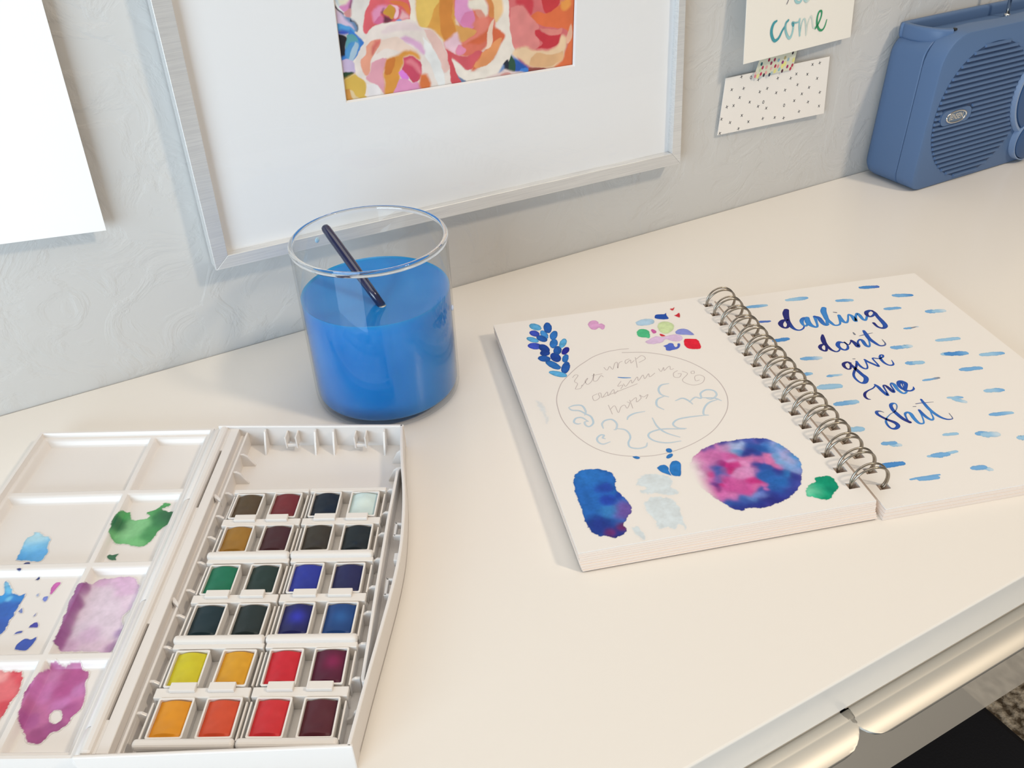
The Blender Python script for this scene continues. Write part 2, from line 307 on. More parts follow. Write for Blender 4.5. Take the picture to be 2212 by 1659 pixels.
LETTER = {'darling': [([(42,44,112),(42,44,112),(44,84,164),(44,84,164)],[(202.33,-25.54,3.0),(199.83,-29.68,3.75),(198.03,-34.42,3.33),(196.49,-39.62,2.91),(195.64,-45.85,2.63),(196.23,-50.55,1.86),(198.62,-52.54,1.23),(201.95,-51.19,0.99),(204.28,-48.18,0.87)]),([(42,44,112),(42,44,112),(42,44,112)],[(197.21,-38.14,1.14),(193.78,-38.14,2.41),(190.37,-41.48,2.9),(189.71,-45.61,2.0),(191.39,-47.43,1.62),(193.94,-45.57,1.63),(197.42,-38.01,1.53)]),([(44,84,164),(66,132,196),(66,132,196)],[(210.98,-39.07,1.59),(208.35,-38.92,2.17),(205.41,-42.04,2.4),(204.16,-46.78,1.63),(205.48,-48.5,1.5),(208.18,-45.57,1.26)]),([(66,132,196),(66,132,196)],[(211.07,-38.9,2.55),(209.0,-43.94,3.41),(208.87,-48.51,2.87),(210.71,-51.56,1.74),(212.64,-50.44,1.37),(214.46,-45.42,1.51),(216.72,-38.74,2.17)]),([(44,84,164),(66,132,196)],[(216.72,-38.74,1.79),(218.51,-40.74,2.42),(218.14,-44.56,2.91),(217.82,-48.91,2.51),(218.69,-51.16,1.75),(220.6,-50.31,1.38)]),([(66,132,196),(66,132,196),(66,132,196)],[(228.24,-29.71,2.88),(225.71,-33.86,3.5),(224.04,-39.6,3.07),(222.82,-44.44,2.66),(223.16,-48.7,2.26),(224.01,-52.6,1.56),(226.91,-52.93,1.25),(229.28,-50.36,1.25),(233.13,-41.6,1.92)]),([(66,132,196),(66,132,196)],[(223.39,-43.19,1.52),(220.9,-48.09,1.76),(219.67,-50.97,1.5)]),([(66,132,196),(66,132,196),(66,132,196)],[(233.27,-41.36,1.79),(232.21,-45.58,2.41),(231.94,-49.97,2.14),(233.42,-51.48,1.5),(236.05,-48.49,1.14),(239.86,-42.2,1.15),(241.09,-45.18,2.29),(240.18,-50.36,2.52),(240.51,-51.1,1.76),(243.24,-45.77,1.4),(246.18,-42.31,1.54),(246.52,-45.24,2.17),(245.92,-50.24,1.89),(247.07,-51.95,1.38),(250.47,-47.73,1.4)]),([(44,84,164),(42,44,112),(44,84,164)],[(258.27,-43.03,1.16),(256.65,-41.05,1.81),(253.26,-42.33,2.44),(251.51,-45.66,2.17),(252.18,-48.39,1.52),(255.13,-47.59,1.53),(258.04,-44.11,1.16)]),([(42,44,112),(44,84,164),(42,44,112)],[(257.73,-41.35,1.42),(258.08,-45.08,1.92),(257.21,-49.57,2.28),(256.65,-56.86,2.75),(255.64,-62.07,2.72),(252.73,-64.35,1.84),(250.23,-61.96,1.6),(250.21,-56.77,1.75)]),([(120,120,128),(120,120,128)],[(231.76,-36.57,0.77),(233.32,-37.56,1.03)])],'dont': [([(42,44,112),(42,44,112),(44,84,164)],[(210.37,-61.94,1.22),(208.37,-66.23,2.65),(206.81,-71.0,2.62),(206.49,-75.19,2.13),(207.02,-80.38,1.64),(208.89,-82.97,1.16),(211.52,-82.0,0.93),(213.31,-79.12,0.82)]),([(42,44,112),(42,44,112)],[(206.56,-72.82,1.07),(203.78,-73.19,1.78),(201.51,-75.3,2.0),(201.07,-78.38,1.64),(202.55,-80.44,1.4),(204.34,-78.83,1.41),(206.66,-73.53,1.07)]),([(44,84,164),(44,84,164),(42,44,112)],[(218.39,-74.1,1.07),(216.11,-73.06,2.03),(213.56,-76.22,2.36),(213.4,-80.24,1.76),(215.18,-82.56,1.4),(217.9,-81.19,1.41),(219.72,-77.02,1.06),(219.42,-73.52,0.95),(219.55,-76.29,0.77),(221.24,-77.09,0.71),(225.0,-72.86,0.84)]),([(42,44,112),(44,84,164),(66,132,196)],[(224.79,-73.23,1.67),(225.32,-76.13,2.26),(225.05,-80.82,2.23),(226.54,-79.69,1.42),(227.8,-75.93,1.07),(230.6,-73.49,1.2),(231.53,-75.21,2.03),(230.72,-80.81,2.0),(231.84,-82.8,1.29),(234.36,-79.23,0.95),(237.44,-70.54,0.97)]),([(44,84,164),(44,84,164),(120,120,128)],[(238.71,-64.25,1.59),(237.99,-68.05,2.31),(237.03,-73.92,2.4),(237.75,-79.28,2.02),(239.1,-83.47,1.41),(242.09,-83.85,1.06),(243.88,-81.78,0.83),(244.44,-77.2,0.48)]),([(120,120,128),(44,84,164),(120,120,128)],[(232.73,-69.27,0.48),(237.14,-68.7,0.73),(242.83,-68.02,0.36)]),([(120,120,128),(120,120,128)],[(231.0,-64.39,0.73),(230.76,-66.81,1.21)])],'give': [([(42,44,112),(42,44,112)],[(211.2,-97.41,0.74),(209.5,-95.83,1.27),(206.43,-96.9,1.8),(205.13,-99.9,1.78),(205.57,-102.97,1.15),(207.53,-103.12,1.15),(209.75,-99.64,1.05)]),([(42,44,112),(44,84,164),(44,84,164),(42,44,112)],[(210.07,-96.36,1.27),(210.32,-100.53,1.58),(210.59,-105.39,1.98),(211.05,-110.59,2.16),(211.41,-114.98,2.54),(208.38,-118.99,2.22),(205.7,-118.57,1.21),(204.94,-113.99,1.32),(205.93,-109.96,1.34),(208.48,-106.29,1.35),(212.02,-102.09,1.26),(215.3,-96.99,1.17)]),([(44,84,164),(44,84,164),(44,84,164)],[(215.29,-96.62,1.27),(214.78,-100.6,1.47),(215.37,-104.45,1.36),(217.16,-105.66,1.04),(219.07,-103.21,0.84),(221.28,-96.32,0.96)]),([(44,84,164),(44,84,164),(44,84,164)],[(221.28,-95.94,1.17),(222.03,-98.78,1.48),(223.9,-102.26,1.47),(225.56,-105.15,1.26),(226.24,-102.51,0.95),(226.81,-95.89,0.96),(230.67,-97.29,0.85),(234.01,-95.89,1.07),(234.8,-93.96,1.08),(233.05,-94.11,1.07),(231.34,-97.47,1.6),(230.99,-101.9,1.48),(232.06,-105.16,1.15),(234.1,-106.07,1.15),(235.91,-104.84,0.95),(237.0,-100.86,0.42)]),([(120,120,128),(120,120,128)],[(214.59,-93.48,0.53),(215.83,-93.74,0.64)])],'me': [([(42,44,112),(42,44,112),(44,84,164)],[(202.42,-135.86,0.39),(200.92,-134.94,1.16),(200.83,-132.24,1.46),(202.57,-129.33,1.37),(205.64,-127.41,0.89),(209.87,-125.77,0.79),(213.12,-123.16,0.8)]),([(44,84,164),(44,84,164),(42,44,112),(44,84,164),(66,132,196),(66,132,196)],[(212.87,-122.75,1.2),(213.44,-125.32,1.79),(213.5,-130.14,1.87),(214.2,-134.51,1.66),(215.4,-131.65,0.88),(216.77,-125.64,1.0),(218.31,-124.93,1.1),(218.83,-128.11,1.88),(219.21,-132.3,1.77),(220.52,-130.94,0.99),(221.69,-125.4,0.9),(223.42,-123.76,1.1),(223.84,-125.96,2.0),(223.12,-130.6,1.78),(223.65,-134.47,1.47),(225.24,-135.23,1.17),(227.38,-133.75,0.98)]),([(44,84,164),(44,84,164),(44,84,164)],[(227.3,-130.66,0.59),(228.73,-126.55,0.7),(230.06,-123.96,2.01),(228.18,-123.96,2.31),(226.36,-126.62,2.0),(226.16,-130.36,1.78),(227.92,-133.21,1.38),(230.23,-133.82,1.08),(232.6,-132.52,1.09),(233.5,-130.56,0.5)]),([(44,84,164),(44,84,164)],[(230.17,-123.78,2.01),(231.04,-126.11,2.2),(229.21,-129.44,1.79),(226.68,-132.89,1.38)])],'shit': [([(120,120,128),(44,84,164),(42,44,112),(44,84,164),(44,84,164),(66,132,196)],[(202.94,-149.44,0.37),(201.42,-147.97,0.94),(199.39,-147.89,1.5),(198.52,-150.21,1.68),(199.67,-153.65,1.48),(201.64,-156.97,1.66),(203.76,-159.98,2.01),(203.79,-163.05,2.0),(201.14,-164.99,1.62),(198.87,-164.22,1.17),(198.49,-161.08,1.18),(199.47,-157.65,1.1),(201.9,-154.54,0.65)]),([(66,132,196),(120,120,128),(66,132,196),(44,84,164),(44,84,164),(42,44,112)],[(201.9,-154.54,0.65),(205.91,-151.8,0.47),(209.65,-150.22,0.47),(213.03,-146.6,0.66),(214.03,-143.61,0.76),(212.46,-142.87,1.43),(210.47,-144.31,1.71),(209.26,-148.2,1.88),(209.35,-152.68,2.05),(210.14,-157.9,2.03),(211.97,-161.66,1.83)]),([(44,84,164),(66,132,196),(66,132,196),(66,132,196)],[(211.56,-161.37,0.91),(212.44,-157.25,0.92),(213.82,-153.83,1.21),(216.01,-152.87,1.4),(216.91,-154.63,1.86),(216.27,-158.86,1.94),(216.31,-163.2,1.64),(217.84,-164.52,1.09),(219.63,-163.44,0.82),(222.13,-157.23,0.83),(223.33,-152.79,1.03)]),([(44,84,164),(66,132,196),(66,132,196)],[(223.61,-152.54,1.31),(223.43,-156.31,1.67),(223.77,-160.16,1.75),(224.95,-162.64,1.38),(226.83,-161.57,0.92),(228.41,-156.96,0.74),(229.65,-153.46,0.66)]),([(44,84,164),(66,132,196),(44,84,164),(120,120,128)],[(230.64,-143.31,1.15),(230.07,-147.11,1.62),(229.66,-152.18,1.79),(229.95,-156.72,1.77),(231.26,-161.47,1.57),(233.44,-164.2,1.1),(235.81,-164.81,0.73),(237.36,-163.97,0.55),(238.16,-159.47,0.37)]),([(120,120,128),(44,84,164),(120,120,128)],[(225.19,-146.5,0.57),(229.2,-146.55,0.48),(235.94,-147.45,0.29)]),([(120,120,128),(120,120,128)],[(222.09,-148.61,0.43),(223.69,-148.9,0.52)])]}
DASH = [([(178.76,-14.87,3.24),(191.8,-15.59,3.25)],(96,158,208),(140,186,214)),([(177.09,-35.68,2.12),(184.82,-36.53,2.12)],(48,88,176),(48,88,176)),([(208.78,-12.93,3.58),(223.41,-13.14,3.6)],(140,186,214),(96,158,208)),([(242.01,-22.74,3.26),(251.81,-24.32,3.26)],(96,158,208),(140,186,214)),([(267.26,-9.66,3.37),(279.14,-11.32,3.37)],(44,120,192),(48,88,176)),([(283.59,-26.34,3.58),(295.28,-28.89,3.58)],(96,158,208),(44,120,192)),([(267.57,-41.76,3.02),(277.63,-42.79,3.03)],(96,158,208),(96,158,208)),([(292.72,-52.47,3.7),(297.92,-53.46,3.7)],(96,158,208),(96,158,208)),([(296.85,-53.38,3.41),(303.87,-53.82,3.42)],(140,186,214),(190,208,216)),([(265.57,-68.55,1.91),(271.04,-68.83,1.91)],(96,158,208),(96,158,208)),([(270.58,-68.7,1.09),(275.63,-68.46,1.09)],(120,120,128),(190,208,216)),([(176.59,-60.9,3.21),(186.2,-60.58,3.23)],(44,120,192),(44,120,192)),([(277.38,-87.33,2.9),(291.9,-88.36,2.91)],(140,186,214),(140,186,214)),([(245.53,-87.87,3.38),(253.34,-88.84,3.38)],(96,158,208),(96,158,208)),([(252.89,-88.72,3.38),(257.37,-88.79,3.39)],(140,186,214),(190,208,216)),([(271.08,-102.97,3.05),(274.5,-103.33,3.05)],(140,186,214),(96,158,208)),([(273.51,-103.25,3.81),(285.87,-105.08,3.81)],(44,120,192),(96,158,208)),([(293.78,-109.55,3.54),(307.54,-110.85,3.55)],(140,186,214),(96,158,208)),([(183.88,-85.26,3.19),(195.7,-87.13,3.19)],(96,158,208),(190,208,216)),([(244.2,-106.6,3.24),(249.14,-107.37,3.24)],(96,158,208),(96,158,208)),([(248.7,-107.26,2.99),(254.02,-107.78,3.0)],(140,186,214),(140,186,214)),([(271.54,-121.32,3.05),(284.09,-122.38,3.06)],(96,158,208),(96,158,208)),([(177.02,-101.94,2.7),(181.58,-101.77,2.7)],(96,158,208),(140,186,214)),([(189.91,-107.38,2.07),(194.49,-107.56,2.07)],(96,158,208),(140,186,214)),([(194.05,-107.45,1.83),(198.9,-107.7,1.83)],(140,186,214),(190,208,216)),([(179.3,-117.3,4.27),(191.62,-118.39,4.28)],(140,186,214),(140,186,214)),([(242.97,-126.02,1.55),(253.61,-125.79,1.56)],(96,158,208),(120,120,128)),([(271.92,-145.03,3.24),(281.86,-146.34,3.24)],(140,186,214),(96,158,208)),([(180.3,-135.45,3.64),(193.09,-135.95,3.66)],(96,158,208),(140,186,214)),([(246.46,-145.72,1.83),(254.7,-147.23,1.83)],(140,186,214),(96,158,208)),([(248.97,-147.79,2.73),(253.64,-151.65,2.71)],(140,186,214),(190,208,216)),([(259.6,-166.56,2.41),(272.64,-167.68,2.41)],(96,158,208),(140,186,214)),([(175.8,-159.95,3.64),(182.62,-160.41,3.65)],(140,186,214),(140,186,214)),([(223.34,-176.78,2.1),(231.07,-177.34,2.11)],(140,186,214),(140,186,214)),([(241.83,-180.51,3.36),(247.04,-181.0,3.36)],(96,158,208),(96,158,208)),([(244.38,-182.14,3.98),(251.69,-183.31,3.98)],(140,186,214),(190,208,216)),([(186.91,-175.82,2.49),(193.74,-176.46,2.49)],(96,158,208),(96,158,208)),([(190.86,-177.51,2.69),(195.25,-178.9,2.68)],(140,186,214),(190,208,216)),([(261.39,-189.26,3.52),(265.27,-190.25,3.52)],(140,186,214),(140,186,214)),([(204.45,-191.69,1.81),(221.55,-191.51,1.82)],(140,186,214),(140,186,214)),([(207.11,-191.71,3.22),(215.66,-192.28,3.22)],(96,158,208),(96,158,208)),([(176.17,-193.02,3.16),(187.93,-193.4,3.17)],(44,120,192),(44,120,192)),([(220.9,-206.18,2.92),(227.64,-206.61,2.93)],(96,158,208),(96,158,208)),([(225.92,-205.92,2.54),(229.79,-209.43,2.52)],(140,186,214),(190,208,216)),([(184.72,-206.37,1.34),(201.42,-206.58,1.35)],(96,158,208),(96,158,208)),([(189.32,-207.28,3.06),(199.19,-208.02,3.07)],(96,158,208),(96,158,208))]
LEAF = [([(30.65,-13.02),(29.65,-14.37),(28.13,-14.81),(26.4,-14.25),(24.79,-12.8),(23.61,-10.74),(23.11,-8.47),(23.38,-6.43),(24.38,-5.05),(25.91,-4.59),(27.67,-5.16),(29.29,-6.64),(30.46,-8.73),(30.94,-11.0)],(92,166,206)),([(33.86,-20.11),(32.68,-19.51),(31.94,-17.63),(31.77,-14.84),(32.22,-11.67),(33.21,-8.76),(34.54,-6.68),(35.94,-5.86),(37.14,-6.49),(37.88,-8.42),(38.03,-11.27),(37.55,-14.44),(36.55,-17.32),(35.23,-19.33)],(36,88,160)),([(27.74,-19.97),(26.92,-21.33),(25.65,-22.02),(24.18,-21.9),(22.81,-20.99),(21.79,-19.48),(21.34,-17.64),(21.54,-15.85),(22.36,-14.47),(23.64,-13.76),(25.12,-13.88),(26.5,-14.81),(27.52,-16.34),(27.96,-18.19)],(62,80,180)),([(31.98,-26.15),(30.98,-26.61),(29.93,-25.94),(29.03,-24.28),(28.44,-21.93),(28.3,-19.36),(28.63,-17.07),(29.37,-15.53),(30.38,-15.06),(31.45,-15.74),(32.36,-17.44),(32.93,-19.82),(33.06,-22.39),(32.72,-24.65)],(66,136,196)),([(33.56,-28.53),(33.19,-26.8),(33.47,-24.43),(34.34,-21.87),(35.65,-19.65),(37.14,-18.2),(38.5,-17.82),(39.45,-18.6),(39.82,-20.37),(39.52,-22.77),(38.62,-25.32),(37.31,-27.52),(35.85,-28.93),(34.51,-29.29)],(48,112,180)),([(25.3,-28.57),(24.48,-29.5),(23.11,-29.62),(21.48,-28.91),(19.9,-27.51),(18.67,-25.7),(18.05,-23.82),(18.16,-22.25),(18.99,-21.31),(20.36,-21.18),(22.02,-21.9),(23.61,-23.32),(24.83,-25.15),(25.43,-27.02)],(92,166,206)),([(30.92,-28.93),(29.97,-30.01),(28.62,-30.18),(27.13,-29.42),(25.79,-27.87),(24.85,-25.83),(24.51,-23.7),(24.85,-21.9),(25.79,-20.8),(27.15,-20.62),(28.66,-21.39),(30.02,-22.97),(30.95,-25.03),(31.26,-27.16)],(36,88,160)),([(31.16,-38.38),(30.75,-36.61),(30.98,-34.24),(31.81,-31.72),(33.09,-29.56),(34.57,-28.19),(35.94,-27.89),(36.93,-28.73),(37.34,-30.54),(37.09,-32.94),(36.23,-35.45),(34.95,-37.58),(33.49,-38.91),(32.14,-39.2)],(48,112,180)),([(36.73,-39.35),(36.54,-37.68),(37.03,-35.42),(38.09,-32.99),(39.54,-30.89),(41.07,-29.53),(42.39,-29.2),(43.22,-29.97),(43.4,-31.67),(42.89,-33.97),(41.8,-36.39),(40.36,-38.46),(38.85,-39.78),(37.55,-40.09)],(92,166,206)),([(25.79,-35.41),(24.88,-36.88),(23.28,-37.67),(21.31,-37.61),(19.36,-36.73),(17.79,-35.2),(16.93,-33.31),(16.95,-31.43),(17.84,-29.94),(19.44,-29.14),(21.43,-29.19),(23.41,-30.08),(24.98,-31.64),(25.83,-33.54)],(62,80,180)),([(29.15,-42.64),(27.99,-43.71),(26.56,-43.65),(25.15,-42.49),(24.02,-40.45),(23.4,-37.91),(23.41,-35.37),(24.07,-33.34),(25.24,-32.24),(26.69,-32.29),(28.12,-33.48),(29.25,-35.57),(29.85,-38.13),(29.82,-40.65)],(28,66,142)),([(31.81,-46.65),(31.33,-44.89),(31.44,-42.64),(32.14,-40.34),(33.28,-38.44),(34.64,-37.33),(35.95,-37.25),(36.95,-38.2),(37.42,-39.99),(37.29,-42.26),(36.57,-44.56),(35.43,-46.42),(34.08,-47.5),(32.79,-47.58)],(36,88,160)),([(36.01,-47.18),(36.08,-45.53),(36.78,-43.61),(37.96,-41.8),(39.39,-40.45),(40.79,-39.86),(41.88,-40.13),(42.43,-41.21),(42.33,-42.89),(41.62,-44.82),(40.43,-46.62),(39.01,-47.93),(37.63,-48.51),(36.56,-48.24)],(40,40,140)),([(29.08,-44.18),(28.39,-45.62),(27.18,-46.6),(25.7,-46.92),(24.25,-46.54),(23.09,-45.51),(22.46,-44.05),(22.49,-42.43),(23.18,-40.98),(24.38,-39.99),(25.87,-39.65),(27.35,-40.05),(28.51,-41.09),(29.13,-42.57)],(28,66,142)),([(27.71,-51.47),(26.88,-52.83),(25.45,-53.58),(23.71,-53.58),(22.0,-52.82),(20.64,-51.45),(19.92,-49.74),(19.97,-48.03),(20.79,-46.66),(22.22,-45.89),(23.98,-45.89),(25.71,-46.67),(27.07,-48.05),(27.78,-49.77)],(36,88,160)),([(33.55,-54.47),(32.29,-55.71),(30.82,-55.86),(29.42,-54.9),(28.36,-53.0),(27.86,-50.52),(28.01,-47.96),(28.8,-45.82),(30.07,-44.54),(31.57,-44.38),(32.99,-45.37),(34.05,-47.32),(34.53,-49.82),(34.35,-52.37)],(28,66,142)),([(34.59,-57.26),(34.2,-55.95),(34.36,-54.04),(35.04,-51.89),(36.1,-49.94),(37.33,-48.57),(38.5,-48.07),(39.36,-48.53),(39.73,-49.87),(39.56,-51.81),(38.87,-53.96),(37.81,-55.89),(36.58,-57.23),(35.43,-57.72)],(48,112,180)),([(31.25,-63.57),(30.14,-64.43),(28.51,-64.08),(26.69,-62.59),(25.03,-60.26),(23.85,-57.52),(23.4,-54.92),(23.77,-52.98),(24.89,-52.09),(26.54,-52.45),(28.39,-53.97),(30.05,-56.35),(31.21,-59.1),(31.64,-61.68)],(48,112,180)),([(31.36,-69.41),(30.81,-67.8),(30.98,-65.3),(31.83,-62.41),(33.2,-59.7),(34.82,-57.7),(36.38,-56.84),(37.54,-57.29),(38.07,-58.96),(37.88,-61.5),(37.0,-64.4),(35.63,-67.08),(34.02,-69.02),(32.5,-69.85)],(36,88,160)),([(33.17,-72.71),(32.2,-73.57),(30.42,-73.55),(28.19,-72.65),(25.93,-71.05),(24.1,-69.05),(23.05,-67.05),(23.01,-65.44),(23.98,-64.56),(25.77,-64.58),(28.03,-65.49),(30.3,-67.12),(32.13,-69.13),(33.15,-71.13)],(92,166,206))]
DAB = [('pink_dab',(222,160,196),[(62.44,-15.35),(65.38,-11.81),(68.45,-11.94),(69.85,-14.76),(69.66,-16.96),(71.84,-17.03),(72.71,-21.57),(70.01,-24.75),(68.18,-22.05),(65.56,-23.55),(63.12,-22.89),(62.14,-19.56)]),('blue_grey_dab',(176,200,214),[(93.89,-21.62),(97.8,-19.2),(103.25,-18.93),(106.8,-21.64),(105.7,-25.34),(102.29,-27.0),(98.73,-27.06),(94.32,-25.7)]),('dark_blue_dab',(36,78,160),[(109.68,-15.92),(111.31,-15.12),(116.43,-15.98),(118.08,-14.64),(117.49,-18.04),(117.27,-22.39),(114.07,-22.57),(108.69,-20.06)]),('lime_dab',(206,218,160),[(106.06,-31.43),(108.51,-26.96),(112.18,-25.37),(115.67,-26.83),(117.65,-31.15),(115.67,-36.56),(111.89,-39.73),(108.44,-40.79),(105.77,-37.25)]),('green_dab',(80,184,126),[(90.7,-34.02),(93.43,-31.06),(97.2,-31.58),(98.97,-35.41),(96.78,-43.09),(94.55,-42.01),(91.48,-40.85),(89.84,-37.94)]),('magenta_dab',(206,96,156),[(100.96,-33.43),(102.43,-32.99),(103.64,-35.84),(102.68,-38.08),(100.98,-38.46),(100.57,-35.85)]),('violet_dab',(138,144,206),[(115.59,-39.89),(118.88,-37.43),(123.05,-38.05),(125.2,-41.65),(126.0,-46.84),(121.1,-45.52),(117.25,-44.16),(115.2,-42.61)]),('red_fleck',(206,40,56),[(104.7,-39.79),(106.29,-40.71),(107.66,-43.23),(105.33,-43.42),(104.38,-41.69)]),('rose_wash',(222,188,212),[(92.26,-46.75),(96.27,-44.59),(101.42,-42.21),(105.06,-44.17),(110.68,-43.05),(115.66,-43.73),(117.72,-47.08),(115.43,-51.35),(110.34,-51.11),(106.53,-47.34),(102.85,-50.4),(97.53,-50.9),(93.61,-49.85)]),('red_heart',(214,66,70),[(122.34,-10.4),(123.92,-9.56),(124.18,-10.36),(126.32,-8.76),(124.69,-11.95),(123.22,-12.99)]),('red_heart',(206,46,58),[(122.26,-19.34),(123.95,-18.91),(124.74,-18.24),(126.84,-17.21),(125.21,-22.79),(123.7,-22.03)]),('red_square',(226,34,54),[(117.16,-51.81),(118.84,-50.32),(124.01,-51.54),(126.02,-53.05),(125.63,-58.89),(123.66,-63.9),(119.42,-63.39),(116.27,-61.61),(115.36,-57.26)]),('blue_dab',(84,104,190),[(101.79,-54.59),(104.16,-53.95),(106.8,-52.58),(108.98,-53.64),(108.7,-56.75),(109.05,-58.11),(110.65,-57.27),(111.88,-54.41),(113.44,-54.83),(111.93,-58.41),(109.48,-60.43),(106.73,-60.95),(103.61,-61.37),(102.09,-59.71),(102.63,-57.03)])]
PENCIL = [[(79.26,-52.05,0.61),(73.47,-51.61,0.61),(64.88,-52.15,0.61),(55.64,-55.12,0.6),(48.05,-59.97,0.59),(41.36,-64.94,0.58),(33.7,-72.44,0.57),(28.06,-78.82,0.56),(23.53,-87.38,0.55),(20.75,-94.78,0.54),(19.39,-102.37,0.53),(18.8,-113.77,0.52),(20.26,-124.07,0.51),(23.91,-135.21,0.49),(29.76,-145.43,0.48),(37.61,-152.87,0.48),(47.59,-157.52,0.47),(59.71,-159.8,0.47),(72.42,-158.52,0.48),(84.85,-154.57,0.48),(97.11,-147.94,0.49),(107.43,-138.43,0.51),(115.34,-127.82,0.52),(119.89,-115.18,0.54),(120.61,-100.94,0.56),(117.32,-87.92,0.57),(110.46,-75.74,0.59),(100.57,-66.29,0.6),(87.94,-59.06,0.6),(73.9,-55.64,0.6)],[(35.8,-75.15,0.44),(38.02,-72.85,0.44),(39.57,-73.98,0.44),(35.86,-79.44,0.43),(37.01,-82.57,0.43),(34.29,-87.7,0.42),(37.62,-87.61,0.42),(39.25,-84.55,0.43)],[(38.89,-85.86,0.43),(43.12,-80.64,0.43),(44.61,-78.18,0.43),(42.19,-81.1,0.43),(42.76,-84.77,0.43),(46.47,-81.52,0.43),(49.69,-74.47,0.44),(47.36,-81.75,0.43),(49.45,-82.3,0.43),(53.23,-77.57,0.44),(54.34,-79.3,0.43)],[(47.98,-76.19,0.44),(54.57,-75.76,0.44)],[(57.71,-69.26,0.45),(58.71,-72.76,0.44),(61.46,-69.06,0.45),(62.4,-72.71,0.44),(65.43,-66.83,0.45),(67.38,-65.84,0.45),(65.84,-72.14,0.44),(68.31,-66.84,0.45),(70.87,-65.26,0.45)],[(75.89,-63.86,0.45),(73.01,-65.07,0.45),(72.29,-68.64,0.45),(76.29,-65.18,0.45),(75.56,-68.76,0.45),(78.36,-66.49,0.45)],[(80.27,-63.19,0.45),(77.78,-74.56,0.44)],[(79.97,-65.4,0.45),(84.82,-62.1,0.46),(85.94,-66.22,0.45),(80.73,-69.38,0.45)],[(45.53,-95.83,0.42),(42.27,-97.69,0.42),(42.11,-102.33,0.41),(45.9,-99.97,0.41),(46.26,-96.02,0.42),(47.9,-95.77,0.42),(47.34,-100.35,0.41),(51.93,-95.46,0.42),(51.52,-99.42,0.42),(56.35,-93.87,0.42),(55.72,-98.48,0.42),(58.51,-95.81,0.42)],[(63.35,-86.65,0.43),(59.9,-91.34,0.42),(63.24,-90.82,0.43),(60.93,-94.38,0.42)],[(64.02,-89.63,0.43),(64.67,-92.59,0.42),(69.7,-86.89,0.43),(69.38,-90.33,0.43),(74.48,-84.59,0.43),(73.92,-88.71,0.43),(78.49,-83.49,0.43),(78.28,-87.72,0.43),(82.29,-83.05,0.44),(81.91,-86.54,0.43),(86.25,-83.37,0.44)],[(47.34,-100.35,0.41),(72.12,-91.75,0.43)],[(90.13,-79.29,0.44),(90.6,-82.62,0.44),(93.62,-78.73,0.44),(92.8,-82.18,0.44),(95.88,-79.33,0.44),(97.87,-78.38,0.44),(97.02,-81.84,0.44),(99.14,-81.66,0.44)],[(48.75,-108.66,0.41),(48.42,-117.85,0.4)],[(48.55,-113.15,0.4),(52.13,-110.18,0.4),(52.23,-117.3,0.4),(55.32,-112.31,0.4),(58.03,-111.06,0.41),(58.5,-114.43,0.4),(61.46,-109.98,0.41),(60.42,-108.4,0.41)],[(62.44,-106.94,0.41),(61.69,-115.25,0.4)],[(62.77,-108.34,0.41),(66.84,-105.41,0.41),(65.79,-109.79,0.41),(69.51,-106.77,0.41),(69.82,-103.5,0.41),(71.36,-105.92,0.41),(74.72,-104.1,0.41),(72.18,-108.13,0.41)],[(100.65,-84.25,0.44),(97.44,-86.31,0.44),(96.37,-90.34,0.43),(99.18,-91.5,0.43),(101.66,-88.14,0.43),(99.8,-87.65,0.43)],[(103.39,-85.7,0.44),(105.37,-89.12,0.43),(99.96,-94.83,0.43),(101.45,-99.42,0.42),(105.34,-101.83,0.42),(110.71,-100.45,0.42),(113.84,-95.63,0.43),(112.28,-92.37,0.43),(108.81,-92.89,0.43),(107.43,-97.49,0.43),(109.88,-97.43,0.43)],[(108.51,-87.34,0.44),(110.2,-87.2,0.44),(109.71,-89.54,0.43),(107.85,-89.48,0.43),(108.21,-87.69,0.44)]]
